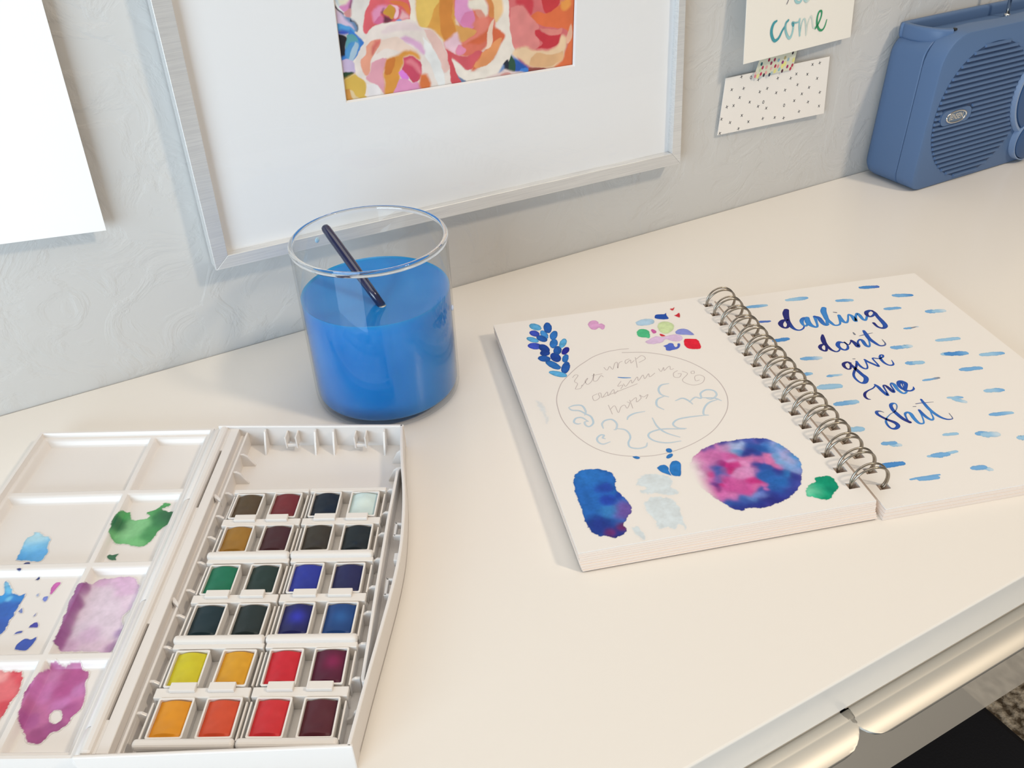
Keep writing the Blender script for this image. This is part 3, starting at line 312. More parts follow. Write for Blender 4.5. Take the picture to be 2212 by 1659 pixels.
SWIRL = [[(25.6,-105.02,0.68),(29.34,-103.9,1.16),(33.54,-105.38,1.16),(34.18,-111.37,1.15),(32.63,-114.8,0.66)],[(25.47,-105.5,0.67),(26.68,-108.15,1.15),(30.79,-109.85,1.15),(33.52,-113.76,1.14),(35.75,-117.12,1.13),(35.43,-123.04,1.11),(32.36,-125.94,1.11),(30.6,-124.27,1.11),(30.84,-121.24,1.12),(33.03,-120.93,0.65)],[(32.96,-121.16,0.65),(30.43,-116.76,1.13),(26.89,-116.48,1.13),(24.83,-119.7,1.12),(26.39,-121.96,1.11),(28.29,-121.82,0.65)],[(39.48,-129.6,0.64),(39.97,-125.44,1.11),(42.66,-122.66,1.12),(46.75,-122.83,1.12),(48.16,-127.54,1.11),(46.35,-131.96,1.1),(44.97,-132.34,0.64)],[(46.35,-131.48,0.64),(50.85,-133.72,1.09),(52.18,-137.67,1.08),(51.63,-141.68,1.07),(49.22,-145.75,1.06),(49.03,-149.74,1.05),(53.03,-151.9,1.05),(57.43,-151.3,1.05),(59.31,-148.32,0.62)],[(37.78,-139.09,0.63),(36.68,-137.87,1.08),(38.01,-135.84,1.08),(36.23,-135.15,1.08),(33.45,-137.64,1.08),(33.28,-141.23,1.07),(35.41,-143.4,1.06),(39.7,-142.4,0.62)],[(55.12,-124.99,0.65),(56.89,-122.31,1.13),(61.2,-120.25,1.13),(67.42,-119.94,0.66)],[(90.57,-96.3,0.71),(85.77,-96.71,1.21),(82.61,-100.72,1.2),(82.3,-106.08,1.18),(85.74,-109.65,0.69)],[(83.98,-107.99,0.69),(78.42,-110.42,1.17),(76.17,-116.4,1.15),(78.74,-120.94,0.67)],[(88.35,-114.31,0.68),(93.17,-112.92,1.17),(95.82,-116.25,1.16),(96.86,-120.06,0.67)],[(95.72,-117.54,0.68),(100.64,-113.93,1.17),(103.74,-115.66,1.17),(105.44,-110.75,1.18),(110.0,-108.27,1.19),(113.97,-110.26,1.19),(113.81,-114.94,1.17),(109.24,-118.02,1.16),(106.73,-116.44,0.68)],[(104.83,-115.28,0.68),(111.71,-117.73,1.17),(114.28,-121.04,0.68)],[(112.64,-119.3,0.68),(107.42,-120.57,1.16),(103.52,-123.48,1.15),(100.47,-127.83,1.13),(99.38,-131.35,1.12),(101.65,-132.57,0.65)],[(101.19,-132.2,0.65),(90.02,-131.46,1.12),(82.92,-132.13,1.11),(79.05,-135.46,1.1),(80.22,-139.42,1.09),(84.93,-141.23,0.64)],[(69.56,-127.07,0.65),(69.65,-135.49,1.1),(72.48,-142.25,1.08),(78.54,-147.95,0.62)],[(83.91,-141.57,0.63),(72.29,-138.6,1.09),(64.49,-139.61,1.08),(61.82,-143.1,1.07),(63.9,-147.74,1.06),(70.05,-151.04,1.06),(77.88,-151.29,0.62)]]
SLASH = [[(63.03,-82.01,0.72),(65.99,-83.36,1.24),(70.09,-84.44,0.82)]]
BLOCK = [(11.04,-169.07),(13.12,-165.38),(17.16,-162.41),(24.56,-162.55),(31.66,-166.91),(33.19,-172.52),(31.06,-180.94),(33.31,-188.2),(34.52,-196.98),(28.85,-205.05),(26.56,-208.19),(27.08,-211.97),(21.32,-215.35),(15.15,-213.24),(10.4,-209.08),(9.03,-200.17),(9.76,-192.77),(9.59,-183.63),(10.35,-175.77)]
BLOCKB = [((25.34,-178.83),3.2,(40,70,160)),((24.24,-188.58),3.0,(38,64,160)),((30.89,-187.33),2,(40,70,160)),((23.71,-196.22),4,(60,130,190)),((30.26,-197.84),5,(110,80,150)),((14.91,-205.32),6,(36,52,130)),((21.21,-212.93),5,(44,44,120)),((19.17,-211.23),2.6,(130,40,90)),((25.62,-209.79),2.6,(110,36,84)),((19.59,-167.0),6,(44,112,184)),((12.74,-188.35),6,(40,100,172))]
HEART = [[(57.35,-170.07),(59.7,-168.5),(62.39,-168.89),(63.5,-172.34),(63.15,-177.92),(61.0,-176.68),(58.27,-173.87)],[(64.63,-169.74),(66.82,-167.1),(69.29,-166.84),(70.82,-169.13),(70.02,-172.54),(67.42,-178.99),(65.22,-179.14),(63.08,-177.62),(63.03,-173.65)]]
DROP = [[(47.53,-157.66),(50.4,-158.23),(51.39,-159.82),(49.63,-160.56),(48.1,-159.43)],[(70.16,-158.66),(69.64,-159.32),(68.91,-159.66),(68.12,-159.62),(67.43,-159.21),(66.96,-158.51),(66.82,-157.66),(67.03,-156.82),(67.54,-156.16),(68.27,-155.82),(69.07,-155.86),(69.76,-156.27),(70.23,-156.97),(70.37,-157.83)],[(69.57,-161.15),(69.36,-161.93),(68.75,-162.76),(67.86,-163.49),(66.88,-163.97),(65.99,-164.1),(65.37,-163.86),(65.15,-163.3),(65.36,-162.52),(65.96,-161.68),(66.85,-160.95),(67.84,-160.47),(68.73,-160.34),(69.35,-160.58)]]
WASH = [[(44.31,-176.69),(49.02,-173.67),(55.87,-175.39),(61.15,-178.82),(61.04,-182.95),(59.25,-186.61),(61.65,-191.25),(59.63,-193.02),(54.04,-190.96),(48.5,-188.65),(43.29,-188.02),(42.86,-185.23),(46.42,-184.09),(43.05,-180.52)],[(42.07,-194.32),(46.41,-192.11),(51.6,-192.74),(56.13,-195.19),(58.04,-202.16),(57.06,-209.51),(55.69,-217.78),(53.76,-213.65),(50.13,-216.41),(47.56,-213.96),(43.38,-214.76),(42.96,-209.76),(41.3,-201.84)],[(30.2,-210.3),(33.0,-210.99),(34.69,-216.24),(34.19,-220.27),(31.16,-216.57)]]
SMUDGE = [[(8.95,-93.06),(10.55,-96.13),(11.55,-101.65),(10.81,-114.23),(9.06,-116.89),(9.69,-106.34),(8.24,-99.49)]]
GREEN = [(133.79,-198.67),(135.55,-197.46),(140.08,-197.48),(143.41,-200.11),(143.11,-202.79),(141.86,-207.89),(138.39,-210.36),(136.02,-213.07),(132.48,-214.54),(129.01,-213.29),(126.36,-211.32),(123.81,-210.03),(124.47,-206.89),(126.55,-204.07),(129.56,-201.44),(133.39,-200.36)]
GREENB = [((137.65,-202.1),5,(8,140,104)),((137.6,-207.5),4,(0,132,100)),((127.94,-206.43),4.5,(120,204,162)),((132.67,-206.27),4,(46,176,132)),((132.05,-212.74),4,(10,150,108)),((127.47,-210.94),3,(60,186,140))]
PLANET = [(76.14,-170.02),(79.92,-165.84),(85.16,-161.93),(91.64,-159.33),(99.86,-157.66),(107.02,-157.85),(113.67,-158.46),(120.73,-159.71),(125.76,-162.35),(129.55,-168.95),(131.63,-175.27),(133.22,-180.33),(132.61,-185.27),(129.96,-191.58),(126.56,-198.03),(122.72,-202.77),(117.87,-206.7),(111.58,-209.73),(104.17,-211.97),(97.57,-212.57),(93.24,-211.72),(89.65,-210.61),(88.66,-212.15),(86.65,-212.45),(84.4,-210.43),(80.84,-205.51),(78.17,-200.52),(75.05,-193.24),(73.29,-187.11),(72.68,-181.14),(73.89,-175.01)]
PLANETB = [((76.13,-173.06),5.85,(228,206,206)),((73.03,-180.25),5.35,(230,214,206)),((80.11,-167.95),4.75,(218,160,186)),((84.32,-167.46),5.96,(206,112,164)),((81.19,-175.34),5.05,(200,116,166)),((76.55,-182.11),4.57,(214,160,190)),((78.58,-186.02),4.53,(206,100,160)),((75.74,-191.53),4.09,(214,120,174)),((89.85,-166.26),5.19,(204,110,164)),((96.01,-163.63),4.43,(206,122,172)),((95.37,-169.22),4.37,(204,100,160)),((99.74,-170.84),3.57,(198,80,140)),((99.49,-163.45),3.23,(190,150,190)),((105.86,-162.94),3.65,(170,180,212)),((108.34,-161.96),2.85,(160,178,214)),((102.16,-166.77),2.81,(120,170,204)),((104.41,-167.86),2.8,(70,130,190)),((87.5,-162.0),2.42,(110,90,160)),((92.17,-160.53),2.43,(80,76,156)),((99.35,-158.87),2.45,(60,70,150)),((106.7,-158.58),2.46,(56,72,150)),((113.24,-159.43),2.87,(70,90,170)),((120.29,-160.69),2.87,(50,70,150)),((124.8,-162.92),2.86,(60,90,170)),((128.24,-168.09),2.83,(90,150,204)),((111.41,-164.35),3.24,(34,80,156)),((111.86,-168.7),3.21,(40,48,122)),((108.37,-170.43),2.79,(36,60,140)),((115.47,-167.5),3.62,(36,86,160)),((113.13,-172.67),2.78,(38,70,150)),((118.19,-169.77),3.61,(36,92,164)),((122.09,-166.53),3.24,(60,120,190)),((122.78,-170.94),3.2,(90,140,196)),((125.84,-165.87),3.25,(150,160,206)),((126.44,-171.86),3.6,(140,160,208)),((127.47,-176.82),3.96,(170,166,206)),((127.67,-181.99),4.29,(164,170,210)),((131.78,-178.42),3.16,(60,140,196)),((131.49,-184.48),3.11,(90,150,204)),((126.07,-186.63),3.47,(120,160,208)),((128.32,-190.18),3.06,(130,150,200)),((122.8,-176.67),2.76,(110,160,206)),((123.33,-181.92),2.73,(120,166,208)),((103.49,-173.85),2.76,(206,110,160)),((108.24,-174.54),2.76,(214,120,164)),((112.36,-176.6),2.36,(206,110,164)),((117.56,-174.83),2.77,(216,120,164)),((117.75,-179.49),2.74,(214,116,162)),((119.14,-184.39),2.32,(214,116,166)),((103.39,-177.91),3.12,(222,140,182)),((98.16,-174.55),2.36,(206,140,186)),((91.95,-175.02),2.74,(150,40,110)),((87.73,-177.99),3.1,(46,86,160)),((87.15,-181.82),3.07,(60,90,160)),((90.28,-180.62),2.7,(140,90,150)),((94.49,-177.68),3.11,(200,40,120)),((98.79,-177.76),2.73,(202,50,124)),((93.86,-181.52),2.31,(196,36,110)),((82.61,-181.67),2.68,(200,60,126)),((85.14,-186.7),2.65,(120,90,160)),((88.34,-186.04),2.66,(160,100,160)),((89.27,-187.73),2.27,(196,60,130)),((81.53,-189.17),2.25,(90,50,130)),((82.81,-192.34),2.6,(80,36,110)),((82.62,-195.13),1.85,(96,30,100)),((85.68,-191.64),1.87,(190,40,110)),((99.64,-184.95),4.21,(222,140,184)),((103.1,-183.85),3.46,(216,146,188)),((96.49,-186.13),2.66,(220,140,184)),((107.09,-180.85),2.33,(150,90,150)),((106.57,-185.71),2.3,(150,100,160)),((101.54,-191.77),3.01,(204,50,124)),((104.67,-193.51),2.25,(200,50,120)),((93.85,-192.24),5.24,(206,90,150)),((88.28,-194.66),5.19,(204,80,148)),((95.64,-195.55),4.45,(204,84,150)),((97.23,-199.24),3.31,(206,80,146)),((83.3,-198.1),4.03,(212,110,168)),((79.31,-196.18),4.05,(208,100,160)),((86.93,-200.86),3.65,(214,120,172)),((101.46,-197.0),2.6,(206,100,150)),((106.03,-196.24),1.86,(206,100,160)),((106.49,-200.14),1.47,(206,110,170)),((109.2,-179.87),2.34,(36,60,136)),((111.76,-183.03),3.48,(34,78,152)),((108.52,-188.66),3.8,(30,92,164)),((113.57,-188.45),3.81,(32,92,164)),((117.07,-187.35),2.3,(42,44,130)),((118.98,-190.3),2.28,(40,40,126)),((111.8,-194.33),4.5,(32,100,172)),((116.57,-196.01),4.49,(32,104,176)),((111.23,-200.38),4.06,(36,96,168)),((120.54,-191.18),2.66,(40,120,184)),((124.99,-194.25),3.02,(44,56,136)),((121.99,-198.32),3.36,(46,60,140)),((123.9,-199.75),2.6,(70,80,160)),((103.11,-199.77),2.21,(46,80,150)),((106.29,-201.96),2.2,(60,70,150)),((100.43,-202.83),2.55,(120,140,200)),((103.31,-203.54),2.55,(110,130,200)),((96.62,-204.19),2.9,(90,130,190)),((91.59,-204.77),2.89,(70,110,180)),((109.25,-204.56),4.01,(40,64,146)),((114.16,-204.39),4.02,(42,60,140)),((104.45,-207.96),3.97,(38,46,126)),((109.12,-208.21),3.97,(40,44,126)),((97.81,-208.59),3.95,(36,56,136)),((91.76,-207.99),3.94,(34,56,134)),((86.41,-205.76),3.6,(34,76,152)),((83.73,-204.64),2.52,(40,90,164)),((86.93,-210.38),3.2,(34,48,126)),((98.13,-211.37),3.21,(40,46,128)),((119.09,-204.22),3.3,(50,64,146))]
ART = [((238,222,206),[(160.72,216.19),(260.63,203.7),(255.46,131.45),(149.68,150.79)]),((196,208,214),[(172.79,214.31),(185.23,213.13),(184.11,208.37),(177.01,206.27),(172.45,212.12)]),((218,140,184),[(175.97,210.55),(182.73,213.44),(184.81,213.18),(183.22,208.1),(177.48,206.58),(175.8,209.44)]),((236,226,196),[(175.3,214.37),(182.73,213.44),(179.86,211.18),(176.08,211.28)]),((240,236,232),[(172.67,213.58),(173.79,212.69),(177.48,206.58),(175.82,206.8),(172.39,211.75)]),((52,44,58),[(172.31,211.76),(173.45,210.5),(176.65,206.69),(177.67,205.04),(176.78,204.78),(173.57,208.6),(172.16,210.29)]),((120,64,90),[(183.4,212.23),(184.62,212.45),(183.22,208.1),(181.55,208.32)]),((206,140,138),[(177.37,205.84),(181.14,208.37),(183.32,207.33),(182.62,204.0),(179.53,203.27)]),((110,140,176),[(174.99,206.91),(177.97,204.24),(182.04,202.93),(185.66,198.21),(185.17,194.78),(181.05,196.13),(176.86,202.48)]),((216,190,212),[(172.04,209.55),(175.71,206.06),(181.43,198.79),(182.74,195.9),(178.02,198.87),(172.0,201.23),(171.46,205.86)]),((36,44,66),[(181.44,203.2),(182.24,201.37),(184.97,199.46),(185.64,197.44),(184.96,194.81),(184.41,194.89),(184.7,197.56),(183.28,199.69),(180.93,201.17)]),((86,160,214),[(171.68,200.51),(175.68,200.35),(180.37,197.39),(183.42,194.64),(180.66,193.47),(175.47,196.14),(171.93,196.64)]),((60,84,176),[(171.93,196.64),(176.0,196.84),(179.56,194.79),(178.07,193.45),(172.23,194.47)]),((60,124,200),[(180.2,196.25),(184.05,192.99),(188.53,187.61),(185.52,184.88),(181.08,178.35),(174.74,176.92),(171.63,179.41),(171.99,181.75),(174.94,184.08),(177.67,190.77)]),((94,156,160),[(178.01,193.06),(182.29,192.84),(184.46,189.79),(184.34,185.85),(179.98,188.86),(176.87,185.38),(176.25,187.05)]),((84,150,200),[(179.98,188.86),(185.1,188.12),(182.5,182.14),(178.27,177.18),(174.78,180.12),(175.9,184.73)]),((170,192,206),[(182.53,188.49),(184.45,186.63),(182.39,181.36),(179.13,177.04),(176.62,177.84),(179.19,183.44)]),((34,32,38),[(172.02,194.5),(175.52,193.61),(177.78,191.54),(175.92,186.31),(174.53,181.36),(171.78,181.78),(171.67,190.86)]),((60,124,204),[(171.75,181.59),(174.93,181.1),(174.66,179.34),(171.85,179.38)]),((210,188,216),[(171.58,179.02),(176.0,179.54),(180.73,175.98),(179.82,169.62),(174.71,170.86),(171.41,172.2)]),((46,74,52),[(171.59,171.97),(176.57,171.57),(179.47,170.29),(175.27,168.72),(171.54,167.29)]),((222,180,84),[(172.03,167.62),(177.17,169.64),(182.42,169.2),(186.23,164.44),(185.66,157.01),(187.32,152.49),(171.13,152.81),(171.15,160.34)]),((214,150,74),[(171.49,161.11),(175.01,160.93),(176.96,155.99),(174.98,154.66),(171.62,156.09)]),((238,208,160),[(174.95,160.52),(177.0,159.34),(178.77,156.1),(182.38,152.93),(177.6,154.2),(175.46,157.93)]),((232,222,212),[(185.23,213.13),(196.17,211.76),(194.87,208.51),(190.54,202.18),(188.85,196.21),(190.36,191.3),(187.89,189.29),(184.9,192.86),(185.66,198.21),(182.04,202.93)]),((224,100,106),[(195.75,211.81),(221.33,208.61),(221.76,204.29),(220.47,196.6),(209.24,196.94),(194.96,196.15),(190.46,192.07),(188.58,194.3),(190.07,201.86),(194.55,209.31)]),((226,122,70),[(207.57,208.8),(214.59,208.3),(220.02,204.9),(220.72,198.94),(218.66,200.78),(215.95,204.65),(209.99,206.96)]),((228,146,178),[(196.5,204.47),(200.81,207.36),(205.17,207.19),(207.1,205.01),(201.57,203.03),(200.74,200.04),(196.13,198.33),(195.44,203.07)]),((216,110,148),[(196.13,198.33),(200.94,201.57),(203.25,198.92),(203.01,197.0),(198.57,196.82)]),((240,190,200),[(207.34,206.91),(212.92,205.43),(213.79,201.42),(211.23,198.63),(209.56,199.64),(211.42,204.07)]),((110,54,70),[(201.61,203.41),(203.63,205.46),(202.77,202.1),(206.06,200.11),(208.98,198.54),(206.07,196.58),(202.57,197.06),(203.06,200.9)]),((206,150,60),[(203.97,204.65),(207.36,207.1),(210.25,205.38),(210.89,203.36),(208.98,198.54),(206.1,200.49),(202.86,202.86)]),((206,90,110),[(213.22,204.22),(215.2,202.02),(214.36,198.6),(212.6,198.84)]),((240,180,180),[(215.29,202.79),(218.58,200.01),(219.17,197.17),(213.39,197.95)]),((110,150,204),[(210.65,197.53),(213.41,198.14),(215.49,196.68),(213.23,196.59)]),((240,226,206),[(220.44,208.73),(225.77,208.06),(225.74,199.06),(224.38,194.88),(219.98,196.27),(221.5,201.98)]),((224,160,76),[(225.32,208.12),(252.66,204.7),(251.21,192.45),(252.53,184.91),(243.48,179.59),(240.02,183.4),(233.93,188.74),(226.73,190.96),(224.75,198.4)]),((230,190,100),[(225.77,208.06),(241.12,206.14),(236.93,200.76),(234.5,194.71),(231.29,190.32),(226.81,191.75),(224.98,198.37)]),((212,134,62),[(242.04,206.03),(250.34,204.99),(248.53,194.43),(251.14,185.52),(243.55,180.41),(240.48,188.64),(240.38,197.92)]),((222,116,94),[(250.61,204.97),(277.01,201.67),(280.34,188.14),(275.57,175.81),(261.72,167.32),(246.05,173.21),(242.16,179.81),(253.87,184.1),(250.89,196.29)]),((222,150,190),[(252.05,204.79),(261.24,203.64),(263.72,196.69),(265.27,190.17),(264.0,186.1),(258.52,186.43),(254.26,189.14),(250.82,195.47)]),((220,130,170),[(257.69,195.39),(264.12,195.38),(265.69,188.85),(262.97,185.81),(257.6,187.41),(254.35,190.39)]),((240,226,206),[(261.15,202.42),(268.09,202.78),(273.03,202.17),(275.11,194.78),(272.88,191.27),(269.15,195.98),(264.67,196.15),(260.86,198.31)]),((226,150,130),[(265.66,196.02),(269.62,195.5),(272.36,190.92),(269.73,189.15),(266.93,192.49)]),((222,160,90),[(251.75,188.64),(257.56,186.99),(265.88,184.12),(264.21,181.78),(260.55,179.72),(253.91,178.1),(251.88,183.96)]),((226,128,110),[(263.06,187.08),(267.31,190.75),(273.36,190.78),(274.7,187.62),(273.83,181.28),(266.49,178.0),(254.34,177.17),(261.04,179.65),(265.8,182.85)]),((240,196,140),[(274.02,202.04),(286.05,200.54),(286.15,191.64),(281.29,186.72),(279.37,189.12),(276.66,195.43)]),((222,140,80),[(274.02,202.04),(277.51,201.61),(279.59,193.35),(278.35,189.26),(275.42,191.36),(275.7,196.39)]),((238,196,204),[(242.16,179.81),(247.8,182.41),(251.91,184.38),(253.48,179.02),(254.31,176.74),(250.62,174.26),(248.9,171.47),(243.33,176.21)]),((228,140,170),[(250.06,173.47),(252.79,176.53),(255.67,174.81),(257.5,172.36),(254.82,170.14),(250.84,170.74)]),((214,92,100),[(242.81,175.86),(248.9,171.47),(257.72,168.38),(266.05,171.07),(269.98,168.27),(264.58,164.22),(261.24,160.28),(257.12,160.04),(253.29,163.32),(246.18,168.83),(245.19,162.83),(244.81,152.17),(252.36,150.9),(243.58,167.49)]),((214,104,68),[(258.31,176.59),(269.73,181.0),(274.99,183.71),(279.1,184.01),(286.13,179.98),(286.46,175.99),(281.46,169.65),(276.97,163.63),(268.5,160.92),(263.18,158.62),(260.16,159.55),(265.71,165.82),(272.26,171.91),(273.53,176.11),(266.27,174.55)]),((230,150,96),[(268.99,168.87),(274.3,171.6),(278.08,174.57),(283.88,176.36),(281.46,169.65),(277.0,164.08),(271.58,160.43),(265.31,159.63),(262.37,161.89),(266.7,165.22)]),((238,204,180),[(279.37,189.12),(277.48,182.5),(277.13,176.02),(275.35,171.89),(271.18,171.18),(273.43,174.37),(273.73,179.56),(275.64,186.2)]),((240,226,210),[(286.05,200.54),(290.63,199.97),(289.73,191.17),(291.87,180.05),(293.0,168.82),(291.76,164.51),(286.87,161.65),(282.41,156.9),(279.63,154.16),(274.31,153.19),(267.95,151.95),(257.56,151.85),(252.19,155.45),(248.56,160.96),(245.44,165.88),(246.68,168.76),(253.26,162.88),(260.04,157.77),(266.22,157.68),(271.48,158.65),(278.01,163.47),(283.71,172.86),(287.06,177.66),(281.14,183.72),(282.37,187.86),(285.68,192.55)]),((222,70,92),[(245.33,164.57),(248.95,159.56),(252.39,151.35),(244.74,151.28)]),((110,130,164),[(248.49,160.08),(252.19,155.45),(256.58,152.47),(252.39,151.35)]),((50,50,56),[(256.55,152.02),(262.74,151.9),(267.93,151.73),(260.63,151.34)]),((216,110,110),[(290.12,200.03),(341.48,193.61),(341.75,145.07),(305.33,150.93),(293.95,165.98),(290.53,185.46)]),((226,136,130),[(291.42,194.36),(299.22,195.07),(307.38,187.1),(313.08,179.3),(310.35,177.46),(313.39,168.51),(308.42,164.71),(300.45,168.61),(293.49,167.85),(290.92,182.37)]),((206,66,76),[(295.74,199.33),(308.19,197.77),(308.54,190.85),(306.33,187.24),(301.28,194.37),(296.15,196.31)]),((202,60,64),[(315.03,196.92),(329.48,195.11),(325.09,188.26),(319.13,186.41),(316.0,191.62)]),((226,112,68),[(306.32,186.81),(312.75,189.0),(319.67,186.78),(330.54,191.93),(341.48,193.61),(341.73,149.36),(321.92,150.61),(333.2,159.14),(336.56,171.52),(331.02,175.91),(314.7,179.96)]),((232,152,76),[(330.01,193.74),(336.54,194.23),(338.19,190.08),(334.35,187.05),(330.53,188.43)]),((202,56,66),[(310.09,177.94),(313.05,177.97),(317.85,174.17),(323.29,172.5),(329.9,172.46),(327.65,166.42),(322.09,164.49),(311.7,165.58),(315.57,168.19),(310.27,174.35)]),((228,136,124),[(313.6,178.78),(318.98,177.14),(325.52,176.23),(331.02,175.91),(330.45,172.84),(323.29,172.72),(317.86,174.62)]),((236,200,160),[(291.78,164.96),(294.0,167.33),(302.58,168.3),(306.8,164.96),(319.87,162.99),(327.64,165.5),(330.45,171.48),(334.89,169.02),(333.76,161.83),(330.93,155.29),(324.17,151.2),(314.16,151.85),(305.42,154.17),(298.01,159.92)]),((226,176,128),[(305.58,160.13),(311.08,162.49),(318.73,160.41),(327.6,159.99),(332.08,161.16),(330.37,154.91),(321.95,152.49),(314.18,152.78),(305.45,155.09)]),((236,180,150),[(334.33,169.1),(338.78,177.54),(339.37,168.38),(334.89,165.36)]),((46,92,172),[(291.24,164.59),(297.98,159.02),(304.32,153.88),(304.22,150.18),(295.57,152.04),(289.24,154.9),(292.19,161.74)]),((50,84,66),[(290.71,164.67),(293.21,160.67),(293.46,153.3),(287.12,155.24),(288.94,160.42)]),((40,46,60),[(284.66,159.73),(288.47,161.86),(288.72,155.44),(285.02,156.03)]),((120,150,196),[(280.7,154.44),(284.64,159.28),(285.53,155.49),(281.73,153.82)]),((70,130,206),[(297.82,154.45),(303.76,153.5),(303.67,150.27),(297.2,152.24)]),((150,80,72),[(304.32,153.88),(316.37,151.96),(317.46,150.39),(304.22,150.18)]),((232,204,196),[(267.92,151.5),(278.56,153.87),(286.59,155.33),(293.45,152.85),(302.03,150.3),(283.71,150.74)]),((222,160,150),[(281.66,152.45),(287.03,153.42),(290.72,151.9),(283.73,151.19)]),((236,220,208),[(190.89,192.01),(194.91,195.76),(202.91,196.23),(211.04,197.09),(220.87,196.15),(225.0,192.0),(233.01,188.87),(239.08,183.53),(243.46,173.76),(244.79,160.8),(245.49,151.56),(227.49,151.56),(187.32,152.49),(186.45,162.74),(180.63,169.08),(180.73,175.98),(185.35,183.71),(189.39,187.49)]),((226,204,200),[(206.8,195.3),(215.87,196.04),(224.14,192.52),(228.35,188.72),(221.13,190.13),(212.13,190.99),(202.18,190.41),(200.24,192.66)]),((230,190,178),[(228.89,189.45),(234.78,187.81),(239.87,181.77),(242.99,173.83),(245.07,164.19),(240.88,160.57),(237.82,169.57),(233.05,179.47)]),((236,232,226),[(227.99,185.12),(232.97,178.65),(237.82,169.57),(240.33,159.8),(240.21,152.89),(235.42,153.69),(232.53,164.05),(227.85,174.45)]),((220,170,200),[(212.03,186.2),(216.26,187.4),(224.09,183.24),(228.1,176.9),(226.93,174.59),(221.01,180.42),(214.94,183.76)]),((236,208,190),[(200.03,187.53),(210.34,187.25),(216.56,181.9),(223.41,176.78),(216.07,177.47),(207.21,180.03),(201.09,181.76),(194.97,179.45)]),((232,158,130),[(193.83,187.64),(199.16,187.66),(196.8,183.2),(192.52,177.8),(191.21,174.75),(189.53,168.87),(185.85,168.23),(184.3,176.23),(188.43,180.44),(189.94,185.02)]),((214,110,100),[(195.56,187.39),(199.11,187.27),(195.92,183.33),(192.67,178.99),(192.66,182.22)]),((226,160,170),[(191.6,174.28),(197.74,176.59),(202.17,175.91),(200.68,171.21),(197.94,167.51),(198.45,160.74),(197.57,153.69),(193.77,159.84),(188.32,163.27),(186.51,166.47),(190.08,169.6)]),((236,226,222),[(186.34,161.93),(193.82,160.25),(194.65,152.49),(187.82,152.83)]),((222,150,66),[(202.17,175.91),(207.72,176.69),(215.26,178.42),(223.29,175.56),(224.75,171.59),(219.45,174.49),(213.89,174.51),(213.03,170.92),(209.28,166.51),(209.26,162.32),(204.99,153.69),(197.52,153.27),(198.56,161.56),(197.84,166.7)]),((210,124,56),[(202.07,175.1),(207.63,175.89),(206.05,170.36),(202.76,165.9),(198.83,167.37)]),((206,76,100),[(213.44,174.58),(219.45,174.49),(224.62,170.36),(224.91,164.0),(223.64,160.81),(221.47,158.18),(217.71,158.37),(214.48,163.15),(210.74,167.12),(213.03,170.92)]),((228,126,136),[(214.62,172.75),(218.36,173.0),(222.64,169.41),(224.91,164.0),(223.39,162.97),(218.83,168.76),(214.89,171.04)]),((224,128,210),[(208.33,166.25),(211.22,167.25),(214.52,163.57),(215.12,160.51),(211.4,160.7)]),((228,150,186),[(209.26,162.32),(214.2,160.66),(217.67,157.95),(221.43,157.75),(222.82,152.79),(204.89,152.85),(205.94,157.79)]),((222,120,66),[(223.81,162.48),(228.49,161.72),(229.98,152.44),(224.19,152.12),(222.32,157.18)]),((214,84,90),[(243.53,174.58),(246.68,172.01),(246.38,168.25),(249.93,157.81),(253.35,150.68),(245.95,151.05),(244.79,160.8)])]
